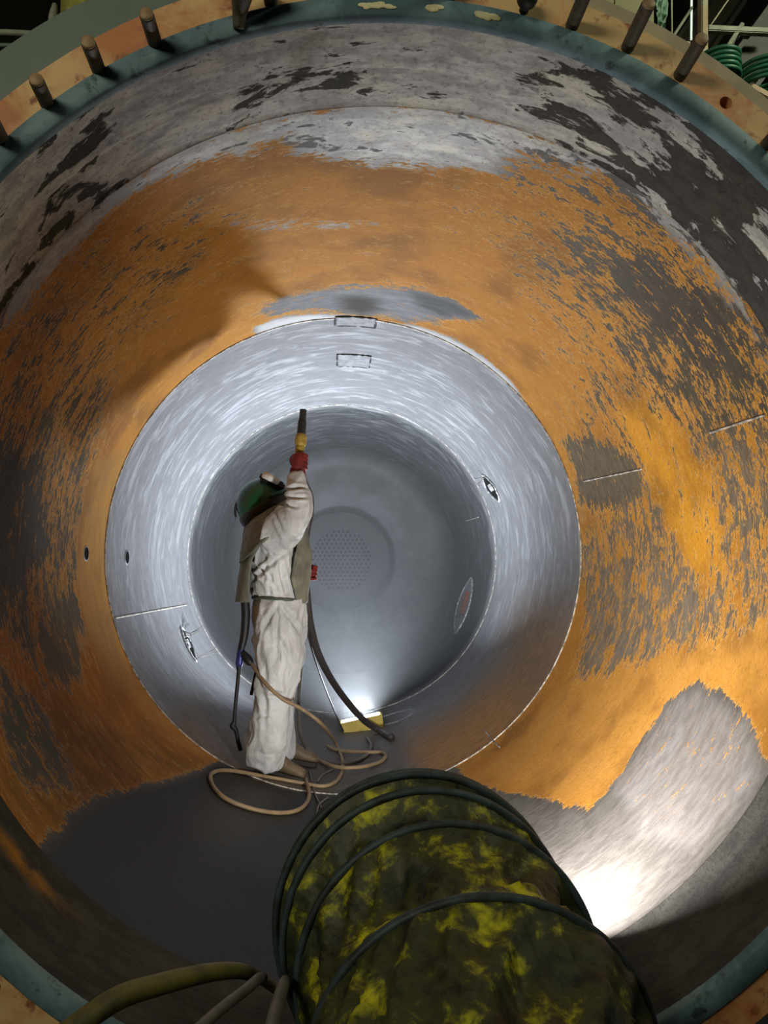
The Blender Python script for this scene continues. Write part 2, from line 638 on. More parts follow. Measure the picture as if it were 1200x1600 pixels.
# top: bare, whitened band that runs into the first seam, and the peeled dark scar above it
patch([(395, 512), (430, 498), (520, 492), (600, 505), (660, 512), (735, 545), (800, 597), (830, 650), (700, 560), (540, 515), (420, 540)], .05, wrap=True, b=.85, bc=(176, 176, 178), st=.9)
patch([(398, 484), (440, 466), (520, 450), (600, 446), (660, 452), (705, 470), (748, 497), (690, 500), (640, 503), (560, 492), (480, 487), (425, 494)], .10, wrap=True, b=.70, bc=(104, 104, 108), st=.35)
patch([(640, 455), (700, 468), (745, 496), (690, 494), (650, 478)], .05, wrap=True, b=.9, bc=(66, 66, 68), st=.1)
patch([(530, 466), (560, 460), (592, 468), (594, 484), (565, 492), (535, 484)], .07, wrap=True, b=1.0, bc=(52, 48, 42), st=0)
patch([(330, 352), (420, 340), (520, 345), (600, 350), (520, 362), (400, 362)], .03, wrap=True, b=.45, bc=(150, 140, 130))
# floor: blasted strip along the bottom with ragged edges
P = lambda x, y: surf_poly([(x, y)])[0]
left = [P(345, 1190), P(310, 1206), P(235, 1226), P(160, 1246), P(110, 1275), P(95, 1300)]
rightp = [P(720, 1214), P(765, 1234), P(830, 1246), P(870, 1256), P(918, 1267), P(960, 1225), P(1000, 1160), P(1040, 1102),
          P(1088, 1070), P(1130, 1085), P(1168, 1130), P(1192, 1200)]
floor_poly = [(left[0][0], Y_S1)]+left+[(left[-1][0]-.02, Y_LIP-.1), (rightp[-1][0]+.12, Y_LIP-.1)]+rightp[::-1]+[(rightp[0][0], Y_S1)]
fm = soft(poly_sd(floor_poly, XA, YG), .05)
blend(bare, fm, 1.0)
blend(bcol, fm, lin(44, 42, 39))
blend(bcol, fm*soft(XA-.30, .35), lin(100, 95, 91))  # unlit left kept dark, flood-lit right lightened, in the floor colour
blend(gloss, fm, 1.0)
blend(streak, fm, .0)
patch([(960, 1225), (1040, 1102), (1088, 1070), (1168, 1130), (1192, 1200), (1090, 1330), (1000, 1300)], .05, b=.70, bc=(120, 114, 110), st=.3)
# everything beyond the first seam is blasted bare
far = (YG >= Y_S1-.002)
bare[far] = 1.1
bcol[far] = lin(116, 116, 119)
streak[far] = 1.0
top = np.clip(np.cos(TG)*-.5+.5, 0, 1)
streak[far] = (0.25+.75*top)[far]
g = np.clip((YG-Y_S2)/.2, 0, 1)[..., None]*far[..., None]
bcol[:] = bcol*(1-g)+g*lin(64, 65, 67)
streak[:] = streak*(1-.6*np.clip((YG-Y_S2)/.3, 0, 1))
# dust-brown staining low on the second course
bm_ = soft(np.minimum(XA-.25, 1.75-XA), .3)*far*np.clip((6.2-YG)/1.2, 0, 1)
blend(bcol, bm_*.8, lin(140, 110, 74)); blend(streak, bm_, .05)
bm_ = soft(np.minimum(XA-.35, 1.15-XA), .25)*far*np.clip((5.7-YG)/.9, 0, 1)
blend(bcol, bm_*.9, lin(172, 126, 74)); blend(streak, bm_, .0)
bm_ = soft(np.minimum(XA+1.1, -.25-XA), .12)*far*np.clip((5.6-YG)/.8, 0, 1)
blend(bcol, bm_*.75, lin(116, 96, 74)); blend(streak, bm_, .05)
fl = soft(.42-np.abs(XA), .12)*far
blend(bcol, fl, lin(100, 94, 88)); blend(streak, fl, .03)

verts = []
for y in rowsY:
    for th in TH:
        verts.append(shell_point(th, y))
faces = []
for j in range(len(rowsY)-1):
    for i in range(NTH):
        a, b = j*NTH+i, j*NTH+(i+1) % NTH
        faces.append((a, a+NTH, b+NTH, b))
me = bpy.data.meshes.new('wall_shell')
me.from_pydata([tuple(v) for v in verts], [], faces)
me.update()
for nm, arr in (('bare', bare), ('streak', streak), ('gloss', gloss), ('scaly', scaly), ('dark_bias', np.clip((TG>1.6)*(np.sin(TG)*R0-.45)/.6, 0, 1))):
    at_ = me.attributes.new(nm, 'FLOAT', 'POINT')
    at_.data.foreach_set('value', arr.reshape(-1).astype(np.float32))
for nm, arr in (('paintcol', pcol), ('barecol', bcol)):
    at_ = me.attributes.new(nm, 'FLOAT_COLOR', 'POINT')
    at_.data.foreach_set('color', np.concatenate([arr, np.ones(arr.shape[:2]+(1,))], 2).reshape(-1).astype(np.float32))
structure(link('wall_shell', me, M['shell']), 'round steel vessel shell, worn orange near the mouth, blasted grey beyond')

# dished end with a round neck that leads to the tube sheet
q = NT('dusty_end')
v_ = q.coords()
q.l(q.mix(q.step(q.noise(v_, 3, 5, .6), .35, .65), srgb(56, 58, 59), srgb(74, 76, 78)), q.bsdf.inputs['Base Color'])
q.bsdf.inputs['Roughness'].default_value = .6
M['end'] = q.m
RH = 0.655
prof = [(R0-.004, Y_S3)]
for k in range(1, 9):
    a = k/8*PI/2
    prof.append((R0-.004-.26*(1-math.cos(a)), Y_S3+.24*math.sin(a)))
prof += [(.9, Y_S3+.26), (RH+.02, Y_S3+.27), (RH, Y_S3+.29), (RH, Y_S3+1.25)]
structure(obj('wall_end', revolve(prof), M['end']), 'dished grey end wall of the vessel with a round neck')


def holes_mat():
    q = NT('drilled_tube_sheet')
    tc = q.n('ShaderNodeTexCoord')
    sp = q.n('ShaderNodeSeparateXYZ')
    q.l(tc.outputs['Object'], sp.inputs[0])
    return q.m


M['sheet'] = simple_mat('tube_sheet_steel', srgb(62, 63, 65), .6, .2, var=.15)
# tube sheet: a plate with rows of drilled holes, cut as real recesses
pitch, hr = .062, .021
bm = bmesh.new()
ysheet = Y_S3+1.2
hole_pts = []
rw = 0
z = -.42
while z < .46:
    x = -.44 + (pitch/2 if rw % 2 else 0)
    while x < .45:
        if x*x+z*z < .43**2: hole_pts.append((x, z))
        x += pitch
    z += pitch*.866
    rw += 1
# hexagonal cells: each has a ring of plate around a recessed hole
for (x, z) in hole_pts:
    outer, inner, deep = [], [], []
    for k in range(6):
        a = PI/6+k*PI/3
        outer.append(bm.verts.new((x+pitch/math.sqrt(3)*math.cos(a), ysheet, z+pitch/math.sqrt(3)*math.sin(a))))
        inner.append(bm.verts.new((x+hr*math.cos(a), ysheet, z+hr*math.sin(a))))
        deep.append(bm.verts.new((x+hr*math.cos(a), ysheet+.12, z+hr*math.sin(a))))
    for k in range(6):
        j = (k+1) % 6
        bm.faces.new((outer[k], outer[j], inner[j], inner[k]))
        bm.faces.new((inner[k], inner[j], deep[j], deep[k]))
    bm.faces.new(deep).material_index = 1
rim_pts = 96
i_ring = [bm.verts.new((.415*math.sin(2*PI*k/rim_pts), ysheet+.001, -.415*math.cos(2*PI*k/rim_pts))) for k in range(rim_pts)]
o_ring = [bm.verts.new((RH*math.sin(2*PI*k/rim_pts), ysheet+.001, -RH*math.cos(2*PI*k/rim_pts))) for k in range(rim_pts)]
for k in range(rim_pts):
    j = (k+1) % rim_pts
    bm.faces.new((i_ring[k], i_ring[j], o_ring[j], o_ring[k]))
tubesheet = obj('wall_tube_sheet', bm, M['sheet'], smooth=False)
tubesheet.data.materials.append(M['blackhole'])
structure(tubesheet, 'grey tube sheet with rows of drilled holes at the far end')

# mouth ring with a scaled, patchy bore
prof = [(R0+.0042, Y_LIP+.001)]
for k in range(1, 33):
    y = Y_LIP-(Y_LIP-1.955)*k/32
    r = 1.360
    if abs(y-2.15) < .007: r += .004
    prof.append((r, y))
bm = revolve(prof, MX, 400)
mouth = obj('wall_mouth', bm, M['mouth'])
ga = mouth.data.attributes.new('dark_bias', 'FLOAT', 'POINT')
ga.data.foreach_set('value', [max(0., min(1., (v.co.x-.45)/.6)) if v.co.z > 0 else min(3.0, .5-v.co.z*2.6) for v in mouth.data.vertices])  # pushes the bore darker towards the right and the bottom
pO = at(42, 1335, 2.20)
tO = math.atan2(pO.x-MX, -pO.z)
oa = mouth.data.attributes.new('ochre', 'FLOAT', 'POINT')
oa.data.foreach_set('value', [math.exp(-((math.atan2(v.co.x-MX, -v.co.z)-tO)*R0/.13)**2-((v.co.y-2.21)/.03)**2) for v in mouth.data.vertices])
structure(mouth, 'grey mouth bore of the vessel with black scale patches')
# ochre smear and teal gasket face
structure(obj('trim_1', revolve([(1.360, 1.956), (1.360, 1.934), (1.366, 1.928), (1.414, 1.928), (1.42, 1.934), (1.42, 1.956)], MX, 260), M['teal']), 'worn teal ring around the mouth')
# flange face with bolt holes
ANG = [-42.2, -36.2, -30, -23.7, -17.8, -11.4, -5.5, 0.6, 6.6, 13, 19, 25, 31, 37, 43]
RB = 1.452
fl_bm = revolve([(1.415, 1.94), (1.505, 1.94), (1.505, 2.02), (1.415, 2.02)], MX, 360, close=True)
fl = obj('wall_flange', fl_bm, M['flange'], smooth=False)
structure(fl, 'rusty orange flange face around the mouth')
cut = bmesh.new()
hole_at = [37, -138, 139.5, 133, -132]
for a in hole_at:
    t = math.radians(a)
    r = bmesh.ops.create_cone(cut, cap_ends=True, segments=28, radius1=.0175, radius2=.0175, depth=.12)
    bmesh.ops.transform(cut, matrix=Matrix.Translation((MX+(RB+.004)*math.sin(t), 1.94, (RB+.004)*math.cos(t))) @ Matrix.Rotation(PI/2, 4, 'X'), verts=r['verts'])
cm = bpy.data.meshes.new('cut')
cut.to_mesh(cm); cut.free()
co = bpy.data.objects.new('cut', cm)
C.objects.link(co)
md = fl.modifiers.new('holes', 'BOOLEAN')
md.object = co
md.operation = 'DIFFERENCE'
md.solver = 'EXACT'
bpy.context.view_layer.update()
dg = bpy.context.evaluated_depsgraph_get()
nm = bpy.data.meshes.new_from_object(fl.evaluated_get(dg))
fl.modifiers.clear()
fl.data = nm
bpy.data.objects.remove(co)
# beige edge strip on the right, grey-green wide rim on the left
bm = bmesh.new()
segs = [(-9, 24.4), (24.9, 44.4), (44.9, 60)]
for a0, a1 in segs:
    t = revolve([(1.5055, 1.95), (1.5055+.044, 1.95), (1.5055+.044, 2.05), (1.5055, 2.05)], MX, 60, PI-math.radians(a0), PI-math.radians(a1), close=True)
    mm = bpy.data.meshes.new('t'); t.to_mesh(mm); t.free(); bm.from_mesh(mm)
structure(obj('trim_2', bm, M['beige'], smooth=False), 'beige edge strip in segments around the flange')
bm = bmesh.new()
n = 120
inn, out, inn2, out2 = [], [], [], []
for k in range(n+1):
    a = math.radians(-112+108*k/n)
    ro = 1.56+.145*(1 if a < math.radians(-32) else max(0, (math.radians(-4)-a)/math.radians(28))**.6)
    for lst, r, y in ((inn, 1.5, 2.03), (out, ro, 2.06), (inn2, 1.5, 2.16), (out2, ro, 2.16)):
        lst.append(bm.verts.new((MX+r*math.sin(a), y, r*math.cos(a))))
for k in range(n):
    bm.faces.new((inn[k], inn[k+1], out[k+1], out[k]))
    bm.faces.new((out[k], out[k+1], out2[k+1], out2[k]))
    bm.faces.new((inn2[k], inn2[k+1], out2[k+1], out2[k]))
    bm.faces.new((inn[k], inn[k+1], inn2[k+1], inn2[k]))
structure(obj('wall_left', bm, M['greygreen'], smooth=False), 'wide grey-green painted rim behind the flange, upper left')
# outer skin that closes the vessel from outside
structure(obj('wall_outer', revolve([(1.505, 2.02), (1.46, 2.05), (1.46, Y_S3), (1.3, Y_S3+.3), (.7, Y_S3+.4), (.7, Y_S3+1.4), (0.0, Y_S3+1.4)], MX/2, 90), M['greygreen']), 'outer skin of the vessel')

# weld seams
structure(obj('trim_3', ring_torus((0, Y_S1-.002, 0), R0+.001, .0045), M['weld']), 'first ring weld, where the orange ends')
structure(obj('trim_4', ring_torus((0, Y_S2-.002, 0), R0-.001, .0045), M['weld']), 'second ring weld in the grey shell')


def seam(px0, py0, px1, py1, r=.005, name='trim', y0=None, y1=None, label='straight weld along the shell'):
    t0, ya = theta_y(px0, py0)
    t1, yb = theta_y(px1, py1)
    if y0: ya = y0
    if y1: yb = y1
    th = (t0+t1)/2
    bm = bmesh.new()
    tube(bm, [(shell_point(t0+(t1-t0)*k/6, ya+(yb-ya)*k/6, .001), r*(1+.15*math.sin(k*2.1))) for k in range(7)], 6, 8)
    return structure(obj(name, bm, M['weld']), label)


seam(178, 966, 292, 945, .006, 'trim_5', label='straight bright weld on the left grey wall')
seam(757, 1141, 781, 1168, .004, 'trim_6', label='short straight weld on the lower right')
seam(728, 814, 748, 808, .004, 'trim_7', label='faint straight weld on the far right wall')
seam(912, 752, 1003, 733, .005, 'trim_8', label='straight weld across the worn orange right wall')
seam(1110, 676, 1196, 648, .005, 'trim_9', label='straight weld near the mouth on the right wall')

# ------------------------------------------------------------------ stud bolts around the flange


def stud(bx, by, tx, ty, L, label, rad=.0185):
    base, tip = at(bx, by, 1.94), at(tx, ty, 1.94-L)
    o = thing('stud_bolt', base, label, 'bolt', 'stud bolts around the flange')
    bm = bmesh.new()
    n = 26
    pts = [(base.lerp(tip, k/n)+Vector((0, .012*(1-k/n), 0)), rad*(1.0 if k % 2 else .95)) for k in range(n+1)]
    tube(bm, pts, 1, 14)
    obj('shank', bm, M['stud'], o)
    bm = bmesh.new()
    d = (tip-base).normalized()
    tube(bm, [(tip-d*.002, rad*.92), (tip+d*.005, rad*.92), (tip+d*.007, rad*.75)], 1, 14)
    obj('end_face', bm, M['studtip'], o)
    return o


stud(3, 220, -12, 190, .09, 'dark stud bolt at the left picture edge, lowest of the left studs')
stud(74, 164, 57, 126, .10, 'stud bolt on the pale flange above the lowest left stud')
stud(154, 110, 138, 67, .11, 'third stud bolt counted up from the left picture edge')
stud(243, 70, 229, 23, .11, 'upright stud bolt just left of the thick capped pipe end')
stud(424, 6, 415, -45, .11, 'stud bolt cut by the top edge, right of the thick capped pipe end')
stud(512, -4, 507, -40, .06, 'short stud bolt at the top edge above the cream-chipped teal ring')
stud(704, -6, 708, -40, .06, 'short stud bolt at the top edge, left of the round black knob')
stud(893, 42, 918, -18, .12, 'dark stud bolt first to the right of the round black knob')
stud(980, 76, 1013, 7, .135, 'long dark stud bolt in front of the olive panel')
stud(1062, 119, 1096, 62, .125, 'long dark stud bolt left of the empty bolt hole')
stud(1197, 228, 1230, 190, .07, 'short stud bolt at the right picture edge below the empty bolt hole')

# thick pipe end hanging over the flange at -17.8 degrees
t = math.radians(-17.8)
b0 = Vector((MX+1.40*math.sin(t), 1.925, 1.40*math.cos(t)))
cp = thing('pipe_stub', b0, 'thick capped pipe end leaning over the teal ring, upper left', 'pipe')
bm = bmesh.new()
tube(bm, [(b0+Vector((-.005, 0, -.03)), .014), (b0+Vector((0, -.02, .0)), .019), (b0+Vector((.012, -.06, .025)), .028), (b0+Vector((.03, -.10, .055)), .031)], 5, 16)
obj('body', bm, M['stud'], cp)
bm = bmesh.new()
tube(bm, [(b0+Vector((.029, -.098, .053)), .034), (b0+Vector((.036, -.112, .064)), .034), (b0+Vector((.037, -.114, .066)), .026)], 2, 16)
obj('cap', bm, M['darksteel'], cp)
# black knob
t = math.radians(13)
b0 = Vector((MX+1.43*math.sin(t), 1.92, 1.43*math.cos(t)))
kb = thing('knob', b0, 'round black knob on the teal ring near the top', 'knob')
bm = bmesh.new()
tube(bm, [(b0+Vector((0, .012, 0)), .013), (b0+Vector((0, -.01, 0)), .013), (b0+Vector((0, -.012, 0)), .022), (b0+Vector((0, -.028, .004)), .028), (b0+Vector((0, -.045, .006)), .022), (b0+Vector((0, -.05, .006)), .006)], 4, 18)
obj('ball', bm, M['rubber'], kb)
# cream chips left on the teal ring
bm = bmesh.new()
for a, ln in ((-3, 3.2), (3.3, 1.2), (9.2, 2.0)):
    for k in range(18):
        aa = math.radians(a+ln*(random.random()-.5))
        rr = 1.388+.012*(random.random()-.5)
        m4 = Matrix.Translation((MX+rr*math.sin(aa), 1.927, rr*math.cos(aa))) @ Matrix.Rotation(aa, 4, 'Y')
        r = bmesh.ops.create_icosphere(bm, subdivisions=2, radius=1)
        bmesh.ops.transform(bm, matrix=m4 @ Matrix.Diagonal((.006+.012*random.random(), .0016, .004+.004*random.random(), 1)), verts=r['verts'])
structure(obj('trim_10', bm, M['cream_chip']), 'cream paint chips on the teal ring')


# ------------------------------------------------------------------ things on the shell wall
def wall_frame(px, py, inset=0.0):
    """point on the shell and its axes: around (toward larger theta), along (+Y) and inward normal"""
    th, y = theta_y(px, py)
    p = shell_point(th, y, inset)
    around = Vector((math.cos(th), 0, math.sin(th)))
    inward = Vector((-math.sin(th), 0, math.cos(th)))
    return p, around, Vector((0, 1, 0)), inward, th, y


def pad(px0, py0, px1, py1, label):
    tA, yA = theta_y(px0, py0)
    tB, yB = theta_y(px1, py1)
    if tA < 0: tA += 2*PI
    if tB < 0: tB += 2*PI
    t0, t1 = min(tA, tB), max(tA, tB)
    y0, y1 = min(yA, yB), max(yA, yB)
    o = thing('pad_plate', shell_point((t0+t1)/2, (y0+y1)/2), label, 'plate', 'pad plates overhead')
    bm = bmesh.new()
    n, m = 14, 8
    g = [[bm.verts.new(shell_point(t0+(t1-t0)*i/n, y0+(y1-y0)*j/m, .006)) for j in range(m+1)] for i in range(n+1)]
    h = [[bm.verts.new(shell_point(t0+(t1-t0)*i/n, y0+(y1-y0)*j/m, -.002)) for j in range(m+1)] for i in range(n+1)]
    for i in range(n):
        for j in range(m):
            bm.faces.new((g[i][j], g[i+1][j], g[i+1][j+1], g[i][j+1]))
    for i in range(n):
        bm.faces.new((g[i][0], g[i+1][0], h[i+1][0], h[i][0])); bm.faces.new((g[i][m], g[i+1][m], h[i+1][m], h[i][m]))
    for j in range(m):
        bm.faces.new((g[0][j], g[0][j+1], h[0][j+1], h[0][j])); bm.faces.new((g[n][j], g[n][j+1], h[n][j+1], h[n][j]))
    obj('plate', bm, M['plate'], o)
    bm = bmesh.new()
    cs = [(t0, y0), (t1, y0), (t1, y1), (t0, y1), (t0, y0)]
    epts = []
    for (a, b), (c, d) in zip(cs[:-1], cs[1:]):
        # broken dark weld gaps along the edge
        L = 12
        for k in range(L):
            f0, f1 = k/L, (k+1)/L
            pa = shell_point(a+(c-a)*f0, b+(d-b)*f0, .004)
            pb = shell_point(a+(c-a)*f1, b+(d-b)*f1, .004)
            epts.append((pa, .0015 if random.random() < .3 else .005+.004*random.random()))
    epts.append(epts[0])
    tube(bm, epts, 2, 6)
    obj('edge_weld', bm, M['darksteel'], o)


pad(524, 494, 586, 511, 'larger rectangular steel pad plate overhead, touching the dark scar')
pad(527, 553, 577, 574, 'smaller rectangular pad plate overhead, on blasted grey steel')


def porthole(px, py, rad, label):  # a rimmed dark disc stands in for an open port hole
    p, ar, al, inn_, th, y = wall_frame(px, py)
    o = thing('hole_disc', p, label, 'porthole', 'port holes in the left wall')
    bm = bmesh.new()
    rings = []
    prof = [(1.35, 0.0), (1.3, .004), (1.05, .004), (1.0, .001), (.55, .003), (.001, .004)]
    for r, h in prof:
        rings.append([bm.verts.new(p+(ar*math.cos(2*PI*k/20)+al*math.sin(2*PI*k/20))*r*rad+inn_*h) for k in range(20)])
    for i in range(2):
        for k in range(20):
            bm.faces.new((rings[i][k], rings[i][(k+1) % 20], rings[i+1][(k+1) % 20], rings[i+1][k]))
    obj('rim', bm, M['plate'], o)
    bm = bmesh.new()
    rings = []
    for r, h in prof[2:]:
        rings.append([bm.verts.new(p+(ar*math.cos(2*PI*k/20)+al*math.sin(2*PI*k/20))*r*rad+inn_*(h+.001)) for k in range(20)])
    for i in range(len(rings)-1):
        for k in range(20):
            bm.faces.new((rings[i][k], rings[i][(k+1) % 20], rings[i+1][(k+1) % 20], rings[i+1][k]))
    obj('hole_face', bm, M['blackhole'], o)


porthole(134, 865, .030, 'dark round plug in the orange part of the left wall')
porthole(198, 871, .036, 'dark round plug in the blasted grey left wall')


def torn_slot(pix_a, pix_b, width, label, wires, rusty=False, inset=.012):
    """a lens-shaped cut in the wall with a torn rim"""
    tA, yA = theta_y(*pix_a)
    tB, yB = theta_y(*pix_b)
    mid = shell_point((tA+tB)/2, (yA+yB)/2)
    o = thing('torn_slot', mid, label, 'opening', 'torn slots in the shell')
    n = 28

    ex, ey = pix_b[0]-pix_a[0], pix_b[1]-pix_a[1]
    el = math.hypot(ex, ey)

    def lens(side, k, scale, ins):
        f = k/n
        wv = width*scale*math.sin(PI*f)**.75*side
        th, y = theta_y(pix_a[0]+ex*f-ey/el*wv, pix_a[1]+ey*f+ex/el*wv)
        return shell_point(th, y, ins)
    bm = bmesh.new()
    for side in (-1, 1):
        pts = [(lens(side, k, 1, .004+.003*random.random()), .006+.006*random.random()*abs(math.sin(k*1.7))) for k in range(n+1)]
        tube(bm, pts, 2, 8)
    obj('rim', bm, M['pale_rim'], o)
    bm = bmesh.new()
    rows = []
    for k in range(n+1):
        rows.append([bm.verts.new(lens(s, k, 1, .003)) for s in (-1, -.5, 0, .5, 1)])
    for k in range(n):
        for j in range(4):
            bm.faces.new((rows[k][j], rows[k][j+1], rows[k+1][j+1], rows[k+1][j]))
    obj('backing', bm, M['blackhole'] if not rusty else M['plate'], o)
    bm = bmesh.new()
    lo, hi = ((7, 19) if rusty else (10, 17))
    rows = []
    for k in range(lo, hi+1):
        rows.append([bm.verts.new(lens(s, k, .5, .006+.010*math.sin(PI*(k-lo)/(hi-lo))*(1-abs(s)))) for s in (-1, -.4, .2, .8)])
    for k in range(len(rows)-1):
        for j in range(3):
            bm.faces.new((rows[k][j], rows[k][j+1], rows[k+1][j+1], rows[k+1][j]))
    obj('torn_lining', bm, M['rust'] if rusty else M['pale_rim'], o)
    for (f, dx, dy, dn) in wires:
        b0 = lens(0, int(f*n), 1, .004)
        th = tA+(tB-tA)*f
        ar = Vector((math.cos(th), 0, math.sin(th)))
        iv = Vector((-math.sin(th), 0, math.cos(th)))
        e = b0+ar*dx+Vector((0, dy, 0))+iv*dn
        bm = bmesh.new()
        tube(bm, [(b0, .003), ((b0+e)/2+iv*.02, .0028), (e, .002)], 5, 6)
        obj('wire', bm, M['wire'], o)


torn_slot((282, 980), (306, 1034), 4.0, 'narrow torn slot with bent wires in the left grey wall',
          [(.15, .06, -.1, .06), (.25, .02, .22, .10), (.25, .05, .28, .12), (.32, -.02, .30, .12), (.32, .03, .35, .08), (.95, .03, .22, .12), (.95, .06, .25, .12), (.97, .01, .28, .1)])
torn_slot((755, 742), (781, 783), 6.0, 'short frayed slot high on the right grey wall',
          [(.08, -.05, .12, .05), (.12, -.02, .14, .06), (.1, .04, .1, .06)])
torn_slot((738, 902), (712, 990), 9.0, 'long lens-shaped slot with rusty lining low on the right wall',
          [(.45, .04, .2, .05), (.7, .03, -.2, .05), (.72, -.02, .2, .03), (.98, .05, .3, .06), (1.0, .1, .4, .05), (.98, -.06, .1, .05)], rusty=True)

# drain outlet in the floor near the work light
p, ar, al, inn_, th, y = wall_frame(614, 1122)
dr = thing('drain_outlet', p, 'faint round drain outlet in the floor right of the lit work lamp', 'drain')
bm = bmesh.new()
NN = 40
rr = [[bm.verts.new(shell_point(th+(r*math.cos(2*PI*k/NN))/R0, y+r*math.sin(2*PI*k/NN), h)) for k in range(NN)] for r, h in ((.185, .0), (.18, .006), (.165, .006), (.16, .0))]
for i in range(3):
    for k in range(NN):
        bm.faces.new((rr[i][k], rr[i][(k+1) % NN], rr[i+1][(k+1) % NN], rr[i+1][k]))
obj('rim', bm, M['plate'], dr)

# ------------------------------------------------------------------ work lamps
Lc = on_shell(566, 1143)
LY = Lc.y
lampc = at(566, 1120, LY)
print('lamp at', Lc, LY)
wl = thing('work_lamp', Lc, 'lit yellow work lamp lying face up on the vessel floor', 'lamp')
a_, b_ = at(530, 1131, LY), at(597, 1116, LY)
ux = (b_-a_).normalized()
uy = Vector((0, 1, -.10)).normalized()
un = ux.cross(uy) * 1.0
if un.z < 0: un = -un
uy = un.cross(ux)
W_ = (b_-a_).length
ctr = (a_+b_)/2+uy*.13
Mx = Matrix((
    (ux.x, uy.x, un.x, ctr.x), (ux.y, uy.y, un.y, ctr.y), (ux.z, uy.z, un.z, ctr.z), (0, 0, 0, 1)))
bm = bmesh.new()
# tapered case: front wall leans in toward the back
top = [(-.5*W_, -.13, 0), (.5*W_, -.13, 0), (.5*W_, .13, 0), (-.5*W_, .13, 0)]
bot = [(-.40*W_, -.10, -.13), (.47*W_, -.10, -.13), (.47*W_, .10, -.13), (-.40*W_, .10, -.13)]
tv = [bm.verts.new(Mx @ Vector(p_)) for p_ in top]
bv = [bm.verts.new(Mx @ Vector(p_)) for p_ in bot]
ti = [bm.verts.new(Mx @ Vector((p_[0]*.93, p_[1]*.9, 0))) for p_ in top]
tl = [bm.verts.new(Mx @ Vector((p_[0]*.93, p_[1]*.9, -.012))) for p_ in top]
for k in range(4):
    j = (k+1) % 4
    bm.faces.new((tv[k], tv[j], bv[j], bv[k]))
    bm.faces.new((tv[k], tv[j], ti[j], ti[k]))
    bm.faces.new((ti[k], ti[j], tl[j], tl[k]))
bm.faces.new(bv[::-1])
obj('case', bm, M['lampyellow'], wl, smooth=False)
bm = bmesh.new()
box(bm, Mx @ Matrix.Translation((0, 0, -.004)), W_*.9, .22, .008)
obj('led_panel', bm, M['led'], wl, smooth=False)
for s in (-1, 1):
    bm = bmesh.new()
    f0 = Mx @ Vector((s*.35*W_, -.03, -.125))
    tube(bm, [(f0, .012), (Vector((f0.x, f0.y, min(f0.z-.01, shell_point(math.atan2(f0.x, -f0.z), f0.y).z))), .012)], 2, 8)
    obj('leg', bm, M['darksteel'], wl)
lo = area_light('work_lamp_light', Mx @ Vector((0, 0, .012)), Mx @ Vector((0, 0, 1)), W_*.9, .22, WORK_POWER, (.84, .92, 1.0), 150)

# second flood lamp on the floor behind the yellow duct
fp = Vector((0.50, 2.37, -1.10))
fd = Vector((.42, .80, .38)).normalized()
fl2 = thing('flood_lamp', (fp.x, fp.y, -1.23), 'flood lamp standing on the floor behind the yellow duct', 'lamp')
fq = fd.to_track_quat('Z', 'Y').to_matrix().to_4x4()
FM = Matrix.Translation(fp) @ fq
bm = bmesh.new()
box(bm, FM @ Matrix.Translation((0, 0, -.03)), .22, .16, .05, .01)
obj('case', bm, M['lampyellow'], fl2, smooth=False)
bm = bmesh.new()
box(bm, FM @ Matrix.Translation((0, 0, -.002)), .19, .13, .006)
obj('glass', bm, M['led_warm'], fl2, smooth=False)
for s in (-1, 1):
    bm = bmesh.new()
    g0 = FM @ Vector((s*.12, 0, -.03))
    tube(bm, [(g0, .008), (Vector((g0.x, g0.y+.02, -(shell_r(2.6)**2-(g0.x-.1)**2)**.5+.006)), .008)], 3, 8)
    obj('leg', bm, M['darksteel'], fl2)
area_light('flood_lamp_light', FM @ Vector((0, 0, .01)), FM @ Vector((0, 0, 1)), .19, .13, FLOOD_POWER, (1.0, .98, .95), 168)

# ------------------------------------------------------------------ the worker
foot = on_shell(415, 1206)
YP = foot.y
print('person Y', YP)
K = m_per_px(YP)


def Q(px, py, dY=0.0):
    """point of the worker: drawn at the worker's plane, then moved in depth by dY"""
    return at(px, py, YP+dY)


def loft(bm, secs, n=6, seg=20, cap=True):
    """secs: (px, py, dY, half-width px, half-depth m)"""
    path = smooth_path([(Q(a, b, c), d*K, e) for a, b, c, d, e in secs], n)
    c = [Vector(p[:3]) for p in path]
    rings = []
    Yv = Vector((0, 1, 0))
    for i in range(len(c)):
        t = (c[min(i+1, len(c)-1)]-c[max(i-1, 0)]).normalized()
        a = t.cross(Yv)
        a = a.normalized() if a.length > .05 else Vector((1, 0, 0))
        b = a.cross(t).normalized()
        rings.append([bm.verts.new(c[i]+a*path[i][3]*math.cos(2*PI*k/seg)+b*path[i][4]*math.sin(2*PI*k/seg)) for k in range(seg)])
    for i in range(len(rings)-1):
        for k in range(seg):
            bm.faces.new((rings[i][k], rings[i][(k+1) % seg], rings[i+1][(k+1) % seg], rings[i+1][k]))
    if cap:
        bm.faces.new(rings[0][::-1])
        bm.faces.new(rings[-1])
    return rings


def remesh(bm, voxel, sm=4):
    bmesh.ops.recalc_face_normals(bm, faces=bm.faces[:])
    me = bpy.data.meshes.new('tmp')
    bm.to_mesh(me); bm.free()
    o = bpy.data.objects.new('tmp', me)
    C.objects.link(o)
    r = o.modifiers.new('r', 'REMESH')
    r.mode = 'VOXEL'
    r.voxel_size = voxel
    s = o.modifiers.new('s', 'SMOOTH')
    s.iterations = sm
    s.factor = .5
    bpy.context.view_layer.update()
    dg = bpy.context.evaluated_depsgraph_get()
    out = bpy.data.meshes.new_from_object(o.evaluated_get(dg))
    bpy.data.objects.remove(o)
    out.materials.clear()
    return out


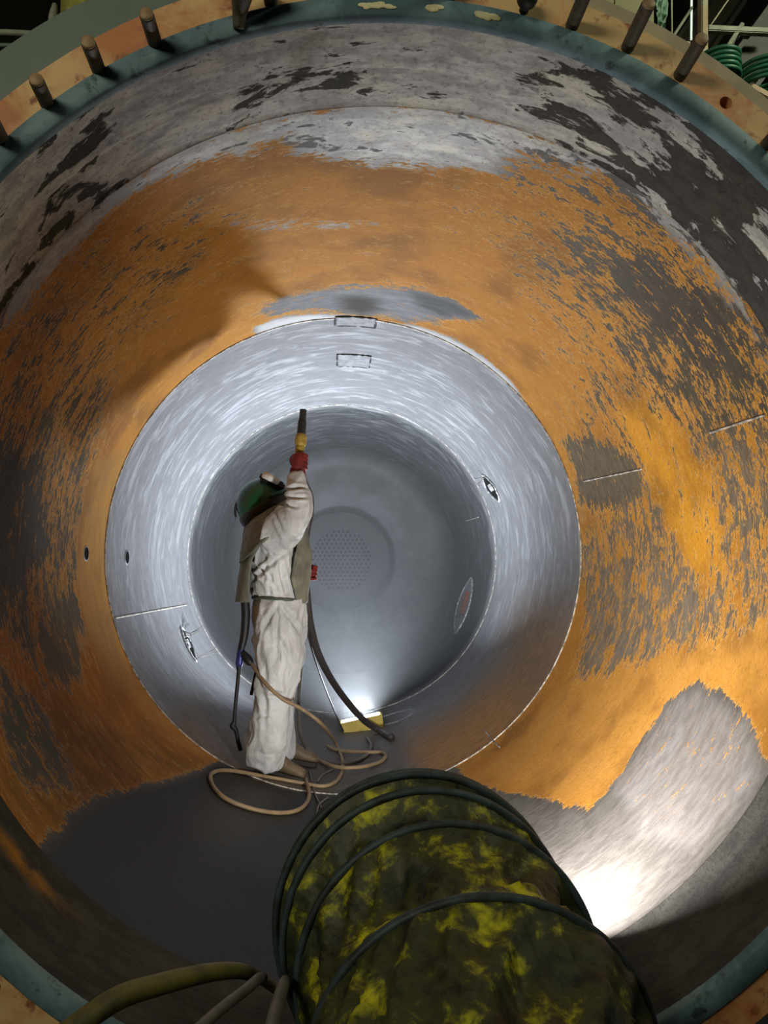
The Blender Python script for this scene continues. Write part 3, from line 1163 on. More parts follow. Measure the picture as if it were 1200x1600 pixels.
def fold(me, fields):
    """push vertices along their normals by a sum of fold fields"""
    me.update()
    nor = [v.normal.copy() for v in me.vertices]
    for v, nn in zip(me.vertices, nor):
        d = 0.0
        for f in fields: d += f(v.co)
        v.co += nn*d
    me.update()


def ridged(scale, amp, stretch=(1, 1, 1), off=0.0):
    def f(c):
        p = Vector((c.x*stretch[0], c.y*stretch[1], c.z*stretch[2]))*scale+Vector((off, off*.7, off*1.3))
        return amp*1.5*max(0, 1-2.6*abs(mnoise.noise(p)))**1.7-amp*.45
    return f


def crease(pa, pb, depth, width):
    a, b = Q(*pa), Q(*pb)
    def f(c):
        # distance measured in the XZ plane, only on the near side of the body
        if c.y > YP+.02: return 0.0
        ex, ez = b.x-a.x, b.z-a.z
        t = max(0, min(1, ((c.x-a.x)*ex+(c.z-a.z)*ez)/(ex*ex+ez*ez)))
        d = math.hypot(c.x-a.x-ex*t, c.z-a.z-ez*t)
        fade = math.sin(PI*min(1, max(.0, .08+.84*t)))
        return -depth*fade*math.exp(-(d/width)**2)+depth*.5*fade*math.exp(-((d-2*width)/width)**2)
    return f


bm = bmesh.new()
# torso: seen from its right side
loft(bm, [(408, 778, .02, 14, .05), (409, 800, .02, 20, .075), (420, 822, .02, 30, .19), (424, 845, .01, 38, .225), (427, 880, .0, 40, .225), (431, 912, 0, 40, .205),
          (436, 931, 0, 37, .18), (437, 945, 0, 41, .195), (437, 972, .01, 42, .20), (438, 1000, .02, 38, .18), (438, 1014, .02, 26, .12)])
# right (near) leg and left (far) leg
loft(bm, [(434, 975, -.08, 36, .11), (436, 1010, -.09, 36, .115), (432, 1050, -.10, 32, .105), (426, 1085, -.10, 29, .10), (421, 1120, -.09, 29, .10), (418, 1155, -.08, 30, .105),
          (413, 1180, -.08, 29, .105), (409, 1196, -.08, 24, .095)])
loft(bm, [(440, 975, .11, 34, .11), (444, 1010, .12, 33, .11), (444, 1050, .14, 27, .10), (443, 1085, .17, 22, .095), (441, 1120, .2, 21, .095), (441, 1150, .22, 22, .095),
          (440, 1170, .22, 19, .09), (438, 1182, .22, 15, .08)])
# right arm, raised; left arm, forearm forward to the hose
loft(bm, [(424, 846, -.13, 22, .09), (434, 836, -.21, 26, .10), (448, 822, -.25, 26, .10), (462, 808, -.26, 23, .09), (470, 794, -.265, 20, .085), (468, 772, -.25, 17.5, .07), (466, 755, -.24, 15, .058), (465, 741, -.235, 13, .05)], 6)
loft(bm, [(420, 842, .18, 24, .09), (432, 862, .25, 23, .085), (444, 890, .27, 21, .08), (458, 900, .24, 17, .065), (472, 898, .19, 14, .052), (480, 896, .17, 11, .042)], 6)
suit = remesh(bm, .008, 6)
fields = [ridged(4.2, .016, (1, 1, .45)), ridged(8, .008, (1, 1, .5), 4.0), ridged(16, .0015, (1, 1, .8), 9.0),
          crease((398, 905), (455, 860), 0.019, .012), crease((395, 880), (425, 905), 0.023, .012), crease((412, 845), (430, 870), 0.015, .01),
          crease((440, 870), (452, 925), 0.019, .012), crease((420, 885), (440, 930), 0.015, .010), crease((432, 860), (425, 930), 0.013, .010),
          crease((448, 775), (484, 770), 0.019, .008), crease((450, 786), (482, 786), 0.017, .008), crease((444, 797), (470, 800), 0.015, .008), crease((438, 808), (447, 835), 0.015, .01),
          crease((405, 945), (398, 990), 0.019, .014), crease((437, 940), (437, 1010), 0.013, .010), crease((438, 940), (415, 985), 0.013, .012), crease((440, 940), (470, 985), 0.013, .012),
          crease((402, 1035), (420, 1100), 0.017, .016), crease((415, 1070), (447, 1078), 0.019, .012), crease((440, 985), (455, 1030), 0.011, .012), crease((395, 1112), (440, 1105), 0.011, .010),
          crease((400, 1165), (440, 1170), 0.011, .012), crease((420, 1010), (418, 1150), 0.009, .014)]
fold(suit, fields)
person = link('person', suit, M['suit'])
tag(person, 'worker in off-white coverall and green blast helmet, right arm raised with nozzle', 'person')
# waist belt
bm = bmesh.new()
for i in range(40):
    pass
ringpts = []
cW = Q(436, 934, 0)
for k in range(41):
    a = 2*PI*k/40
    p_ = cW+Vector((math.cos(a)*.152, math.sin(a)*.186, .006*math.sin(2*a)))
    ringpts.append((p_, .0085))
tube(bm, ringpts, 2, 8)
obj('waist_belt', bm, M['belt'], person)


def attach(o):
    """parts are built in world space: the person mesh has its origin at zero"""
    return o


# helmet: dome tilted back, opening edge from lower left to upper right
hc = Q(413, 788, .0)
hf = (Q(452, 770)-Q(379, 806)).normalized()             # toward the face
hu = Vector((-hf.z, 0, hf.x))                             # out of the crown
if hu.z < 0: hu = -hu
hs = Vector((0, 1, 0))


def hel(f, s, u):
    return hc+hf*f+hs*s+hu*u


bm = bmesh.new()
rows = []
NA, NB = 40, 18
for j in range(NB+1):
    v_ = j/NB*PI/2
    row = []
    for k in range(NA):
        a = 2*PI*k/NA
        cx, sy = math.cos(a), math.sin(a)
        rf = .168 if cx < 0 else .150
        ex = math.cos(v_)**.85
        f_ = cx*rf*ex
        s_ = sy*.145*ex
        u_ = math.sin(v_)*.165
        # small central ridge
        u_ += .006*math.exp(-(s_/.02)**2)*math.sin(v_)
        row.append(bm.verts.new(hel(f_, s_, u_-.012)))
    rows.append(row)
for j in range(NB):
    for k in range(NA):
        bm.faces.new((rows[j][k], rows[j][(k+1) % NA], rows[j+1][(k+1) % NA], rows[j+1][k]))
bm.faces.new(rows[-1])
helmet = obj('blast_helmet', bm, M['helmet'], person)
# rubber skirt band round the opening
bm = bmesh.new()
prof = [(1.0, .004), (1.03, -.004), (1.03, -.040), (.97, -.056), (.92, -.056), (.92, .0)]
rows = []
for k in range(NA):
    a = 2*PI*k/NA
    rf = .168 if math.cos(a) < 0 else .152
    rows.append([bm.verts.new(hel(math.cos(a)*rf*s_, math.sin(a)*.145*s_, h_-.006+.012*math.cos(a))) for s_, h_ in prof])
for k in range(NA):
    for j in range(len(prof)):
        j2 = (j+1) % len(prof)
        bm.faces.new((rows[k][j], rows[k][j2], rows[(k+1) % NA][j2], rows[(k+1) % NA][j]))
obj('rubber_band', bm, M['rubber'], helmet)
# visor frame and pale lens cover on the upper front of the dome, its brim
fa = Vector((0, 0, 0))
vf = (hf*.80+hu*.60).normalized()
vt = hs
vu = (hu*.80-hf*.60).normalized()
vc = hel(.092, 0, .082)
Vm = Matrix(((vu.x, vt.x, vf.x, vc.x), (vu.y, vt.y, vf.y, vc.y), (vu.z, vt.z, vf.z, vc.z), (0, 0, 0, 1)))
bm = bmesh.new()
box(bm, Vm @ Matrix.Translation((0, 0, .012)), .150, .225, .05, .012)
obj('visor_frame', bm, M['rubber'], helmet)
bm = bmesh.new()
box(bm, Vm @ Matrix.Translation((.010, 0, .026)), .105, .262, .040, .006)
obj('lens_cover', bm, M['lens'], helmet)
bm = bmesh.new()
NBm = 20
rws = []
for k in range(NBm+1):
    a = -1.25+2.5*k/NBm
    rws.append([bm.verts.new(hel(math.cos(a)*r_, math.sin(a)*r_*.95, h_)) for r_, h_ in ((.145, .012), (.178, .018), (.180, .008), (.145, -.004))])
for k in range(NBm):
    for j in range(4):
        bm.faces.new((rws[k][j], rws[k][(j+1) % 4], rws[k+1][(j+1) % 4], rws[k+1][j]))
bm.faces.new(rws[0]); bm.faces.new(rws[-1][::-1])
obj('brim', bm, M['helmet'], helmet)
bm = bmesh.new()
tube(bm, [(Q(371, 783, -.03), .007), (Q(368, 793, -.03), .008), (Q(367.5, 803, -.03), .007), (Q(369, 808, -.03), .006)], 4, 8)
obj('rear_strap', bm, M['rubber'], helmet)
bm = bmesh.new()
tube(bm, [(Q(384, 800, -.02), .02), (Q(386, 812, .0), .022), (Q(390, 826, .02), .02)], 4, 10)
obj('neck_hose', bm, M['rubber'], helmet)


# canvas cape: shoulder collar, back drape and front drape
def sheet(name, rows, mat, parent, thick=.006, wob=.004):
    bm = bmesh.new()
    g = [[bm.verts.new(p) for p in r] for r in rows]
    for i in range(len(g)-1):
        for k in range(len(g[0])-1):
            bm.faces.new((g[i][k], g[i][k+1], g[i+1][k+1], g[i+1][k]))
    me = bpy.data.meshes.new(name)
    bmesh.ops.recalc_face_normals(bm, faces=bm.faces[:])
    bm.to_mesh(me); bm.free()
    fold(me, [lambda c: wob*mnoise.noise(c*14), lambda c: wob*.7*mnoise.noise(c*31)])
    o = link(name, me, mat, parent)
    s = o.modifiers.new('thick', 'SOLIDIFY')
    s.thickness = thick
    s.offset = 0
    return o


def interp(tab, y):
    for (a, b) in zip(tab[:-1], tab[1:]):
        if a[0] <= y <= b[0]:
            f = (y-a[0])/(b[0]-a[0])
            return [a[i]+(b[i]-a[i])*f for i in range(1, len(a))]
    return list(tab[-1][1:]) if y > tab[-1][0] else list(tab[0][1:])


# back drape: per row y -> (back edge x, near edge x, near dY, back dY, far x, far dY)
tab = [(798, 390, 436, -.13, .0, 430, .13), (815, 386, 440, -.20, .0, 432, .20), (832, 384, 424, -.255, .0, 424, .25), (850, 381, 408, -.26, .0, 415, .27), (875, 377, 394, -.22, .0, 400, .26), (905, 372, 390, -.17, .0, 392, .2), (932, 369, 390, -.14, .0, 388, .17), (941, 368, 392, -.13, .0, 388, .16)]
rows = []
for i in range(40):
    y = 798+(941-798)*i/39
    xb, xn, dn, db, xf, df = interp(tab, y)
    r = []
    for k in range(25):
        t = k/24
        if t < .5:
            a = t/.5*PI/2
            r.append(Q(xn+(xb-xn)*math.sin(a), y, dn*math.cos(a)+db*math.sin(a)))
        else:
            a = (t-.5)/.5*PI/2
            r.append(Q(xb+(xf-xb)*(1-math.cos(a)), y, db+(df-db)*math.sin(a)))
    rows.append(r)
cape = sheet('cape_back', rows, M['cape'], person)
# front drape hanging over the chest
tab = [(806, 470, 452, -.10, .12), (835, 481, 466, -.12, .13), (865, 484, 461, -.15, .14), (890, 485, 459, -.17, .15), (905, 484, 457, -.18, .15), (918, 483, 460, -.17, .15), (936, 482, 463, -.14, .14)]
rows = []
for i in range(34):
    y = 806+(936-806)*i/33
    xf, xn, dn, df = interp(tab, y)
    r = []
    for k in range(21):
        t = k/20
        a = t*PI
        bulge = math.sin(a)**.8
        yy = y + (8*(1-t) if i > 30 else 0)
        r.append(Q(xn+(xf-xn)*bulge+2*math.sin(t*9+i*.2), yy, dn+(df-dn)*t))
    rows.append(r)
sheet('cape_front', rows, M['cape'], person)
# collar between helmet and shoulders, lower at the back than at the front
rows = []
for i in range(18):
    f = i/17
    r = []
    for k in range(49):
        a = 2*PI*k/48
        top_ = hel(math.cos(a)*.150, math.sin(a)*.135, -.050+.012*math.cos(a))
        ca = math.cos(a)
        bot_ = Q(414+ca*40, 846-34*ca, .0+math.sin(a)*(.305-.02*ca))
        p_ = top_.lerp(bot_, f)+Vector((0, 0, .035*math.sin(PI*f)))
        r.append(p_)
    rows.append(r)
sheet('cape_collar', rows, M['cape'], person, wob=.007)


# gloves with fingers
def glove(name, palm, palm_dir, axis_p, axis_d, side):
    """palm: centre; axis_p/axis_d: the rod the fingers close on"""
    bm = bmesh.new()
    ax = axis_d.normalized()
    out = (palm-axis_p); out = (out-ax*out.dot(ax)).normalized()
    tan = ax.cross(out)
    # palm and back of the hand
    prof = []
    tube(bm, [(palm-palm_dir*.055, .028), (palm-palm_dir*.035, .032), (palm, .036), (palm+palm_dir*.026, .036), (palm+palm_dir*.042, .028), (palm+palm_dir*.048, .012)], 4, 14)
    for k in range(4):
        h = (k-1.5)*.0235+.004
        ln = (.88, 1.0, .97, .8)[k]
        pts = []
        for s_ in range(7):
            a = side*(-.15+s_/6*3.5*ln)
            rad_ = .046
            c_ = axis_p+ax*(h-.004*s_*.3)+(out*math.cos(a)+tan*math.sin(a))*rad_
            pts.append((c_, .0118-.0005*s_))
        tube(bm, pts, 4, 10)
    pts = []
    for s_ in range(5):
        a = -side*(.35+s_/4*1.9)
        pts.append((axis_p+ax*(-.03+.018*s_)+(out*math.cos(a)+tan*math.sin(a))*.041, .0155-.001*s_))
    tube(bm, pts, 4, 10)
    me = remesh(bm, .0032, 2)
    return link(name, me, M['glove'], person)


rod_a, rod_b = Q(465.5, 735, -.215), Q(474, 640, -.215)
rod_d = (rod_b-rod_a).normalized()
hand_c = rod_a.lerp(rod_b, .14)
gl = glove('right_glove', hand_c+Vector((-.004, -.030, -.004)), rod_d, hand_c+rod_d*.0, rod_d, 1)
bm = bmesh.new()
tube(bm, [(Q(464.5, 746, -.236), .050), (Q(464.7, 738, -.234), .046), (Q(464.5, 731, -.232), .040)], 4, 14)
obj('cuff', bm, M['glove'], gl)
lh = Q(484, 894, .12)
glove('left_glove', lh+Vector((-.012, .03, 0)), Vector((.3, 0, .95)), lh+Vector((-.008, -.015, 0)), Vector((.1, 0, 1)), -1)


# boots
def boot(px, py, dY, heading, name):
    p0 = on_shell(px, py)
    p0 = p0+Vector((0, dY, 0))
    th = math.atan2(p0.x, -p0.z)
    p0 = shell_point(th, p0.y, .004)
    d = Vector((math.cos(heading), math.sin(heading), 0))
    # lie along the sloping floor
    slope = math.tan(th)
    d = Vector((d.x, d.y, d.x*math.tan(th)*.75)).normalized()
    s_ = d.cross(Vector((0, 0, 1))).normalized()
    u_ = s_.cross(d)
    P = lambda f, s, u: p0+d*f+s_*s+u_*u
    bm = bmesh.new()
    secs = [(-.10, .030, .06), (-.09, .040, .095), (-.05, .044, .125), (-.01, .044, .125), (.04, .042, .098), (.09, .046, .072), (.14, .048, .060), (.175, .040, .050), (.190, .022, .036)]
    rings = []
    for f, wd, h in secs:
        rings.append([bm.verts.new(P(f, math.cos(2*PI*k/16)*wd, .020+h/2+math.sin(2*PI*k/16)*h/2)) for k in range(16)])
    for i in range(len(rings)-1):
        for k in range(16):
            bm.faces.new((rings[i][k], rings[i][(k+1) % 16], rings[i+1][(k+1) % 16], rings[i+1][k]))
    bm.faces.new(rings[0][::-1]); bm.faces.new(rings[-1])
    tube(bm, [(P(-.045, 0, .08), .044), (P(-.045, 0, .16), .048), (P(-.045, 0, .24), .05)], 3, 14)
    b_ = obj(name, remesh_bm(bm), M['boot'], person)
    bm = bmesh.new()
    rows = []
    for f, wd, h in secs:
        rows.append([bm.verts.new(P(f, x_*wd*1.06, z_)) for x_, z_ in ((-1, .0), (1, .0), (1, .026), (-1, .026))])
    for i in range(len(rows)-1):
        for k in range(4):
            bm.faces.new((rows[i][k], rows[i][(k+1) % 4], rows[i+1][(k+1) % 4], rows[i+1][k]))
    bm.faces.new(rows[0][::-1]); bm.faces.new(rows[-1])
    obj('sole', bm, M['sole'], b_, smooth=False)
    return b_


def remesh_bm(bm):
    me = remesh(bm, .008, 3)
    b2 = bmesh.new()
    b2.from_mesh(me)
    return b2


boot(425, 1209, 0, -.12, 'right_boot')
boot(448, 1190, 0, .10, 'left_boot')

# breathing tube on the back with its blue coupling: worn by the worker
bm = bmesh.new()
tube(bm, [(Q(384, 900, -.05), .021), (Q(383, 935, -.06), .023), (Q(384, 960, -.06), .024), (Q(382, 990, -.06), .022), (Q(378, 1010, -.06), .020), (Q(376, 1018, -.06), .018)], 14, 12, .16, 2)
bt = obj('breathing_tube', bm, M['rubber'], person)
bm = bmesh.new()
tube(bm, [(Q(377, 1015, -.06), .020), (Q(376, 1022, -.06), .024), (Q(375, 1027, -.06), .021), (Q(374, 1036, -.06), .022), (Q(373.5, 1042, -.06), .016)], 5, 12)
obj('blue_coupling', bm, M['blue'], bt)
bm = bmesh.new()
tube(bm, [(Q(379, 1019, -.07), .016), (Q(384, 1026, -.08), .024), (Q(390, 1034, -.09), .024), (Q(394, 1037, -.09), .014)], 5, 12)
obj('regulator', bm, M['rubber'], bt)
bm = bmesh.new()
tube(bm, [(Q(373.5, 1040, -.06), .018), (Q(373, 1050, -.06), .012), (Q(370, 1080, -.05), .011), (Q(367, 1112, -.04), .010), (Q(366, 1128, -.03), .013), (Q(363.5, 1134, -.03), .018), (Q(369, 1142, -.02), .014), (Q(372, 1158, .0), .012), (Q(376, 1172, .02), .013)], 5, 10)
obj('hanging_strap', bm, M['rubber'], bt)
bm = bmesh.new()
tube(bm, [(Q(399, 1050, -.07), .006), (Q(396, 1066, -.07), .007), (Q(393, 1083, -.07), .010), (Q(392.5, 1086, -.07), .006)], 4, 8)
obj('loose_buckle_strap', bm, M['rubber'], bt)

# blast nozzle held overhead
nz = thing('blast_nozzle', rod_a, 'dark blast nozzle with yellow holder pointing up from the red glove', 'nozzle')
NP = lambda f: rod_a.lerp(rod_b, f)
bm = bmesh.new()
tube(bm, [(NP(.40), .030), (NP(.45), .034), (NP(.56), .033), (NP(.60), .027)], 4, 16)
tube(bm, [(NP(.02), .024), (NP(.2), .026), (NP(.42), .028)], 4, 16)
obj('holder', bm, M['brass'], nz)
bm = bmesh.new()
tube(bm, [(NP(.555), .028), (NP(.60), .0265), (NP(.8), .0245), (NP(.82), .021), (NP(.97), .020), (NP(1.0), .0195), (NP(1.0), .010)], 4, 16)
obj('barrel', bm, M['nozzle'], nz)

# ------------------------------------------------------------------ hoses


def on_floor(px, py, r):
    return on_shell(px, py, r)


def hose(name, pts, mat, label, cat='hose', n=8, seg=10, group=None):
    bm = bmesh.new()
    tube(bm, pts, n, seg)
    o = obj(name, bm, mat)
    return tag(o, label, cat, group)


r = .024
yE = on_floor(592, 1141, r).y
mixp = lambda px, py, f: at(px, py, YP+.22+(min(yE, LY-.16)-YP-.22)*f)
hose('blast_hose', [(NP(.03)+Vector((0, .01, 0)), r), (Q(474, 752, -.08), r), (Q(484, 778, .05), r), (Q(484, 805, .12), r), (Q(478, 840, .16), r), (Q(477, 890, .18), r), (Q(480, 936, .2), r),
                    (mixp(487, 985, .1), r), (mixp(502, 1032, .3), r), (mixp(530, 1080, .6), r), (mixp(565, 1122, .9), r), (mixp(592, 1141, 1.0), r), (on_floor(612, 1152, r), r)],
     M['hose_dark'], 'thick dark blast hose curving from the worker to the lit work lamp', n=10, seg=12)
r = .0105
hose('air_hose', [(Q(392, 1035, -.09), r), (Q(412, 1064, -.21), r), (Q(440, 1091, -.24), r), (Q(472, 1108, -.2), r), (Q(503, 1132, -.1), r), (on_floor(524, 1160, .05), r), (on_floor(535, 1190, r), r),
                  (on_floor(530, 1215, r), r), (on_floor(508, 1228, r), r), (on_floor(470, 1223, r), r), (on_floor(420, 1214, r), r), (on_floor(360, 1204, r), r), (on_floor(333, 1207, r), r), (on_floor(330, 1222, r), r), (on_floor(350, 1246, r), r),
                  (on_floor(395, 1264, r), r), (on_floor(440, 1270, r), r), (on_floor(470, 1263, r), r), (on_floor(483, 1243, r), r), (on_floor(477, 1215, r*2.2), r)],
     M['hose_beige'], 'beige air hose crossing the white legs and looping on the floor', n=10)
r = .0125
hose('supply_hose', [(Q(477, 985, .26), r), (Q(471, 1040, .32), r), (at(467, 1100, YP+.5), r), (at(468, 1140, YP+.6), r), (on_floor(480, 1170, r), r), (on_floor(500, 1186, r), r), (on_floor(528, 1194, r), r), (on_floor(558, 1189, r), r), (on_floor(576, 1176, r), r), (on_floor(580, 1163, r), r), (on_floor(573, 1152, r), r)],
     M['hose_grey'], 'grey hose hanging behind the white legs and curling to the lamp', n=10)
hose('coil_hose', [(on_floor(474, 1176, .012), .0115), (on_floor(495, 1186, .012), .0115), (on_floor(525, 1198, .03), .0115), (on_floor(560, 1199, .03), .0115), (on_floor(590, 1192, .012), .0115), (on_floor(602, 1183, .012), .0115), (on_floor(597, 1176, .012), .0115), (on_floor(570, 1175, .026), .0115), (on_floor(530, 1173, .012), .0115), (on_floor(512, 1166, .012), .0115)],
     M['hose_beige'], 'tan hose loop lying on the floor just in front of the lamp', n=10)
hose('thin_cable', [(Q(479, 985, .28), .006), (at(492, 1030, YP+.55), .006), (at(512, 1085, YP+1.0), .006), (at(530, 1128, LY-.14), .006), (on_floor(537, 1143, .006), .006)],
     M['hose_dark'], 'thin dark cable running down to the left corner of the lamp', 'cable', n=10)
hose('grey_cable', [(on_floor(520, 1202, .006), .006), (on_floor(505, 1210, .006), .006), (on_floor(496, 1221, .006), .006)], M['hose_grey'], 'short grey cable end between the hose loops', 'cable')
hose('floor_cable', [(on_floor(483, 1205, .005), .005), (on_floor(492, 1240, .005), .005), (on_floor(502, 1262, .005), .005), (on_floor(508, 1290, .005), .005)], M['hose_grey'], 'thin grey cable running from the hoses toward the yellow duct', 'cable')
hose('loose_cable', [(on_floor(512, 1246, .005), .005), (on_floor(498, 1258, .005), .005), (on_floor(494, 1280, .005), .005)], M['hose_grey'], 'thin pale cable bending beside the top of the yellow duct', 'cable')
# in the dark mouth, lower left
hose('olive_hose', [(at(90, 1625, 1.62), .024), (at(180, 1562, 1.72), .024), (at(250, 1538, 1.80), .023), (at(320, 1521, 1.88), .021), (at(370, 1517, 1.96), .018), (at(405, 1527, 2.04), .015), (at(440, 1552, 2.12), .013)],
     M['hose_green'], 'olive hose arching over the dark mouth, lower left', n=10, seg=12)
hose('dark_hose', [(at(290, 1625, 1.6), .012), (at(345, 1577, 1.7), .0125), (at(385, 1546, 1.8), .0125), (at(402, 1531, 1.86), .0125), (at(412, 1527, 2.0), .011)], M['hose_grey'], 'thin grey hose slanting up under the olive hose', n=8)
hose('upright_hose', [(at(420, 1625, 1.6), .016), (at(430, 1585, 1.7), .016), (at(438, 1555, 1.78), .015), (at(446, 1533, 1.86), .013), (at(452, 1550, 1.95), .012)], M['hose_grey'], 'grey hose bent upright against the left side of the duct', n=8)

# ------------------------------------------------------------------ collapsed yellow ventilation duct
DR = .36
rings = [(652, 1432, 211, .08), (655, 1440, 216, .06), (670, 1470, 220, .05), (702, 1530, 229, .0), (757, 1674, 266, -.10), (800, 1985, 330, -.35)]
ri = []
for (cx, cy, Rp, tilt) in rings:
    Y_ = F*DR/Rp
    ri.append((at(cx, cy, Y_), tilt, DR))
duct = thing('ventilation_duct', (ri[2][0].x, ri[2][0].y, ri[2][0].z-DR), 'collapsed yellow ventilation duct with dark ribs in the mouth', 'duct')


def duct_p(i, a, sc=1.0, off=0.0):
    c, tilt, R_ = ri[i]
    u = Vector((0, math.sin(tilt), math.cos(tilt)))
    sag = 1.0
    return c+Vector((math.sin(a)*R_*sc, 0, 0))+u*(math.cos(a)*R_*sc)+Vector((0, off, 0))


ND = 240
for i in range(len(ri)-1):
    bm = bmesh.new()
    rows = []
    gap = (ri[i+1][0]-ri[i][0]).length
    nr = max(6, int(gap/.012))
    pinch = (.03, .035, .06, .075, .03)[i]
    for j in range(nr+1):
        t = j/nr
        row = []
        for k in range(ND):
            a = 2*PI*k/ND
            p0, p1 = duct_p(i, a), duct_p(i+1, a)
            p_ = p0.lerp(p1, t)
            c_ = ri[i][0].lerp(ri[i+1][0], t)
            rad = (p_-c_).normalized()
            e = math.sin(PI*t)
            e2 = e**.6
            w1 = mnoise.noise(Vector((math.sin(a)*2.2, math.cos(a)*2.2, t*.9+i*7.3)))
            w2 = mnoise.noise(Vector((math.sin(a)*7, math.cos(a)*7, t*2.6+i*3.1)))
            w3 = 1-2*abs(mnoise.noise(Vector((math.sin(a+t*.5)*3.6, math.cos(a+t*.5)*3.6, t*1.3+i*5.7+2))))
            w4 = 1-2*abs(mnoise.noise(Vector((math.sin(a-t*.7)*11, math.cos(a-t*.7)*11, t*2.2+i*2.7+5))))
            amp = min(1, gap/.12)
            d = -pinch*e*.75+e2*amp*(.034*w1+.010*w2+.034*w3+.008*w4-.012)
            row.append(bm.verts.new(p_+rad*d))
        rows.append(row)
    for j in range(nr):
        for k in range(ND):
            bm.faces.new((rows[j][k], rows[j][(k+1) % ND], rows[j+1][(k+1) % ND], rows[j+1][k]))
    obj('fabric_sleeve', bm, M['duct'], duct)
for i in range(len(ri)):
    bm = bmesh.new()
    pts = []
    rr_ = []
    sg = 120
    for k in range(sg):
        a = 2*PI*k/sg
        p_ = duct_p(i, a, 1+.004*mnoise.noise(Vector((math.sin(a)*3, math.cos(a)*3, i))))
        rad = (p_-ri[i][0]).normalized()
        rr_.append([bm.verts.new(p_+rad*((.010*math.cos(2*PI*m_/8)))+Vector((0, .013*math.sin(2*PI*m_/8), 0))) for m_ in range(8)])
    for k in range(sg):
        for m_ in range(8):
            bm.faces.new((rr_[k][m_], rr_[k][(m_+1) % 8], rr_[(k+1) % sg][(m_+1) % 8], rr_[(k+1) % sg][m_]))
    obj('rib', bm, M['rib'], duct)

# ------------------------------------------------------------------ the hall outside, seen past the rim
M['beam'] = simple_mat('dark_girder_paint', srgb(52, 50, 38), .6, scale=5)
M['paleconduit'] = simple_mat('pale_conduit', srgb(196, 190, 160), .5, var=.1)
M['rustpipe'] = simple_mat('rusty_upright', srgb(150, 118, 76), .6, scale=9, col2=srgb(150, 148, 120))
M['greenhose'] = simple_mat('green_hose', srgb(30, 92, 66), .45, scale=14)
M['cloth'] = simple_mat('pale_green_rag', srgb(150, 186, 158), .8)
M['palebracket'] = simple_mat('pale_bracket', srgb(150, 152, 132), .6)
M['hallwall'] = simple_mat('dark_hall_wall', srgb(70, 70, 56), .8, scale=2)


def beam(name, p0, p1, wx, wz, mat, label, cat='beam', flange=True, group=None):
    """I-section steel member between two points"""
    bm = bmesh.new()
    if flange:
        a, b = Vector(p0), Vector(p1)
        qd = (b-a).to_track_quat('Z', 'Y').to_matrix().to_4x4()
        L = (b-a).length
        mid = Matrix.Translation((a+b)/2) @ qd
        box(bm, mid @ Matrix.Translation((0, wz/2, 0)), wx, wz*.12, L)
        box(bm, mid @ Matrix.Translation((0, -wz/2, 0)), wx, wz*.12, L)
        box(bm, mid, wx*.14, wz*.9, L)
    else:
        bar(bm, p0, p1, wx, wz, min(wx, wz)*.15)
    o = obj(name, bm, mat, smooth=False)
    return tag(o, label, cat, group)


# olive sheet panel with joints, upper right
bm = bmesh.new()
for (x0, x1) in ((838, 893), (895, 968), (970, 1030)):
    q4 = [at(x0-10, -230, 3.2), at(x1-10, -230, 3.2), at(x1-8, 95, 3.2), at(x0-8, 95, 3.2)]
    c4 = sum(q4, Vector())/4
    f4 = [bm.verts.new(v) for v in q4]
    b4 = [bm.verts.new(v+Vector((0, .04, 0))) for v in q4]
    bm.faces.new(f4); bm.faces.new(b4[::-1])
    for k in range(4):
        bm.faces.new((f4[k], f4[(k+1) % 4], b4[(k+1) % 4], b4[k]))
tag(obj('cladding_panel', bm, M['olive'], smooth=False), 'olive metal panel behind the long studs, top right', 'panel')
beam('girder', at(1030, 150, 5.5), at(1297, -240, 5.5), .22, .26, M['beam'], 'dark diagonal girder behind the rusty upright')
beam('girder', at(1120, 170, 3.6), at(1380, -190, 3.6), .16, .18, M['beam'], 'broad dark diagonal girder at the right picture edge')
beam('pipe_upright', at(1098, 120, 3.3), at(1098, -260, 3.3), .05, .03, M['rustpipe'], 'rusty pale upright post at top right', 'post', flange=False)
beam('crossbar', at(1104, 46, 3.5), at(1210, 51, 3.5), .035, .03, M['palebracket'], 'pale horizontal bracket right of the rusty upright', 'bracket', flange=False)
bm = bmesh.new()
bar(bm, at(1122, 100, 3.55), at(1158, 44, 3.52), .085, .02, .003)
tag(obj('gusset_plate', bm, M['palebracket'], smooth=False), 'pale slanted gusset plate below the horizontal bracket', 'plate')


def conduit(p0, p1, r_, label, mat='paleconduit'):
    bm = bmesh.new()
    tube(bm, [(Vector(p0), r_), ((Vector(p0)+Vector(p1))/2, r_), (Vector(p1), r_)], 2, 8)
    tag(obj('conduit', bm, M[mat]), label, 'pipe', 'conduits at top right')


conduit(at(1050, 80, 3.6), at(1047, -260, 3.6), .0042, 'thin cream vertical conduit left of the rusty upright')
conduit(at(1080, 62, 4.0), at(1083, -260, 4.0), .006, 'vertical conduit with an added glow, nearest the rusty upright', 'glow_conduit')
conduit(at(1020, 61, 3.8), at(1078, 67, 3.8), .006, 'cream horizontal rail below the hanging rag')
conduit(at(1110, 40, 3.9), at(1142, -6, 3.9), .004, 'thin bright slanting conduit above the pale bracket')
conduit(at(1050, 60, 3.6), at(1081, 12, 4.0), .008, 'grey slanting conduit between the two vertical conduits', 'palebracket')
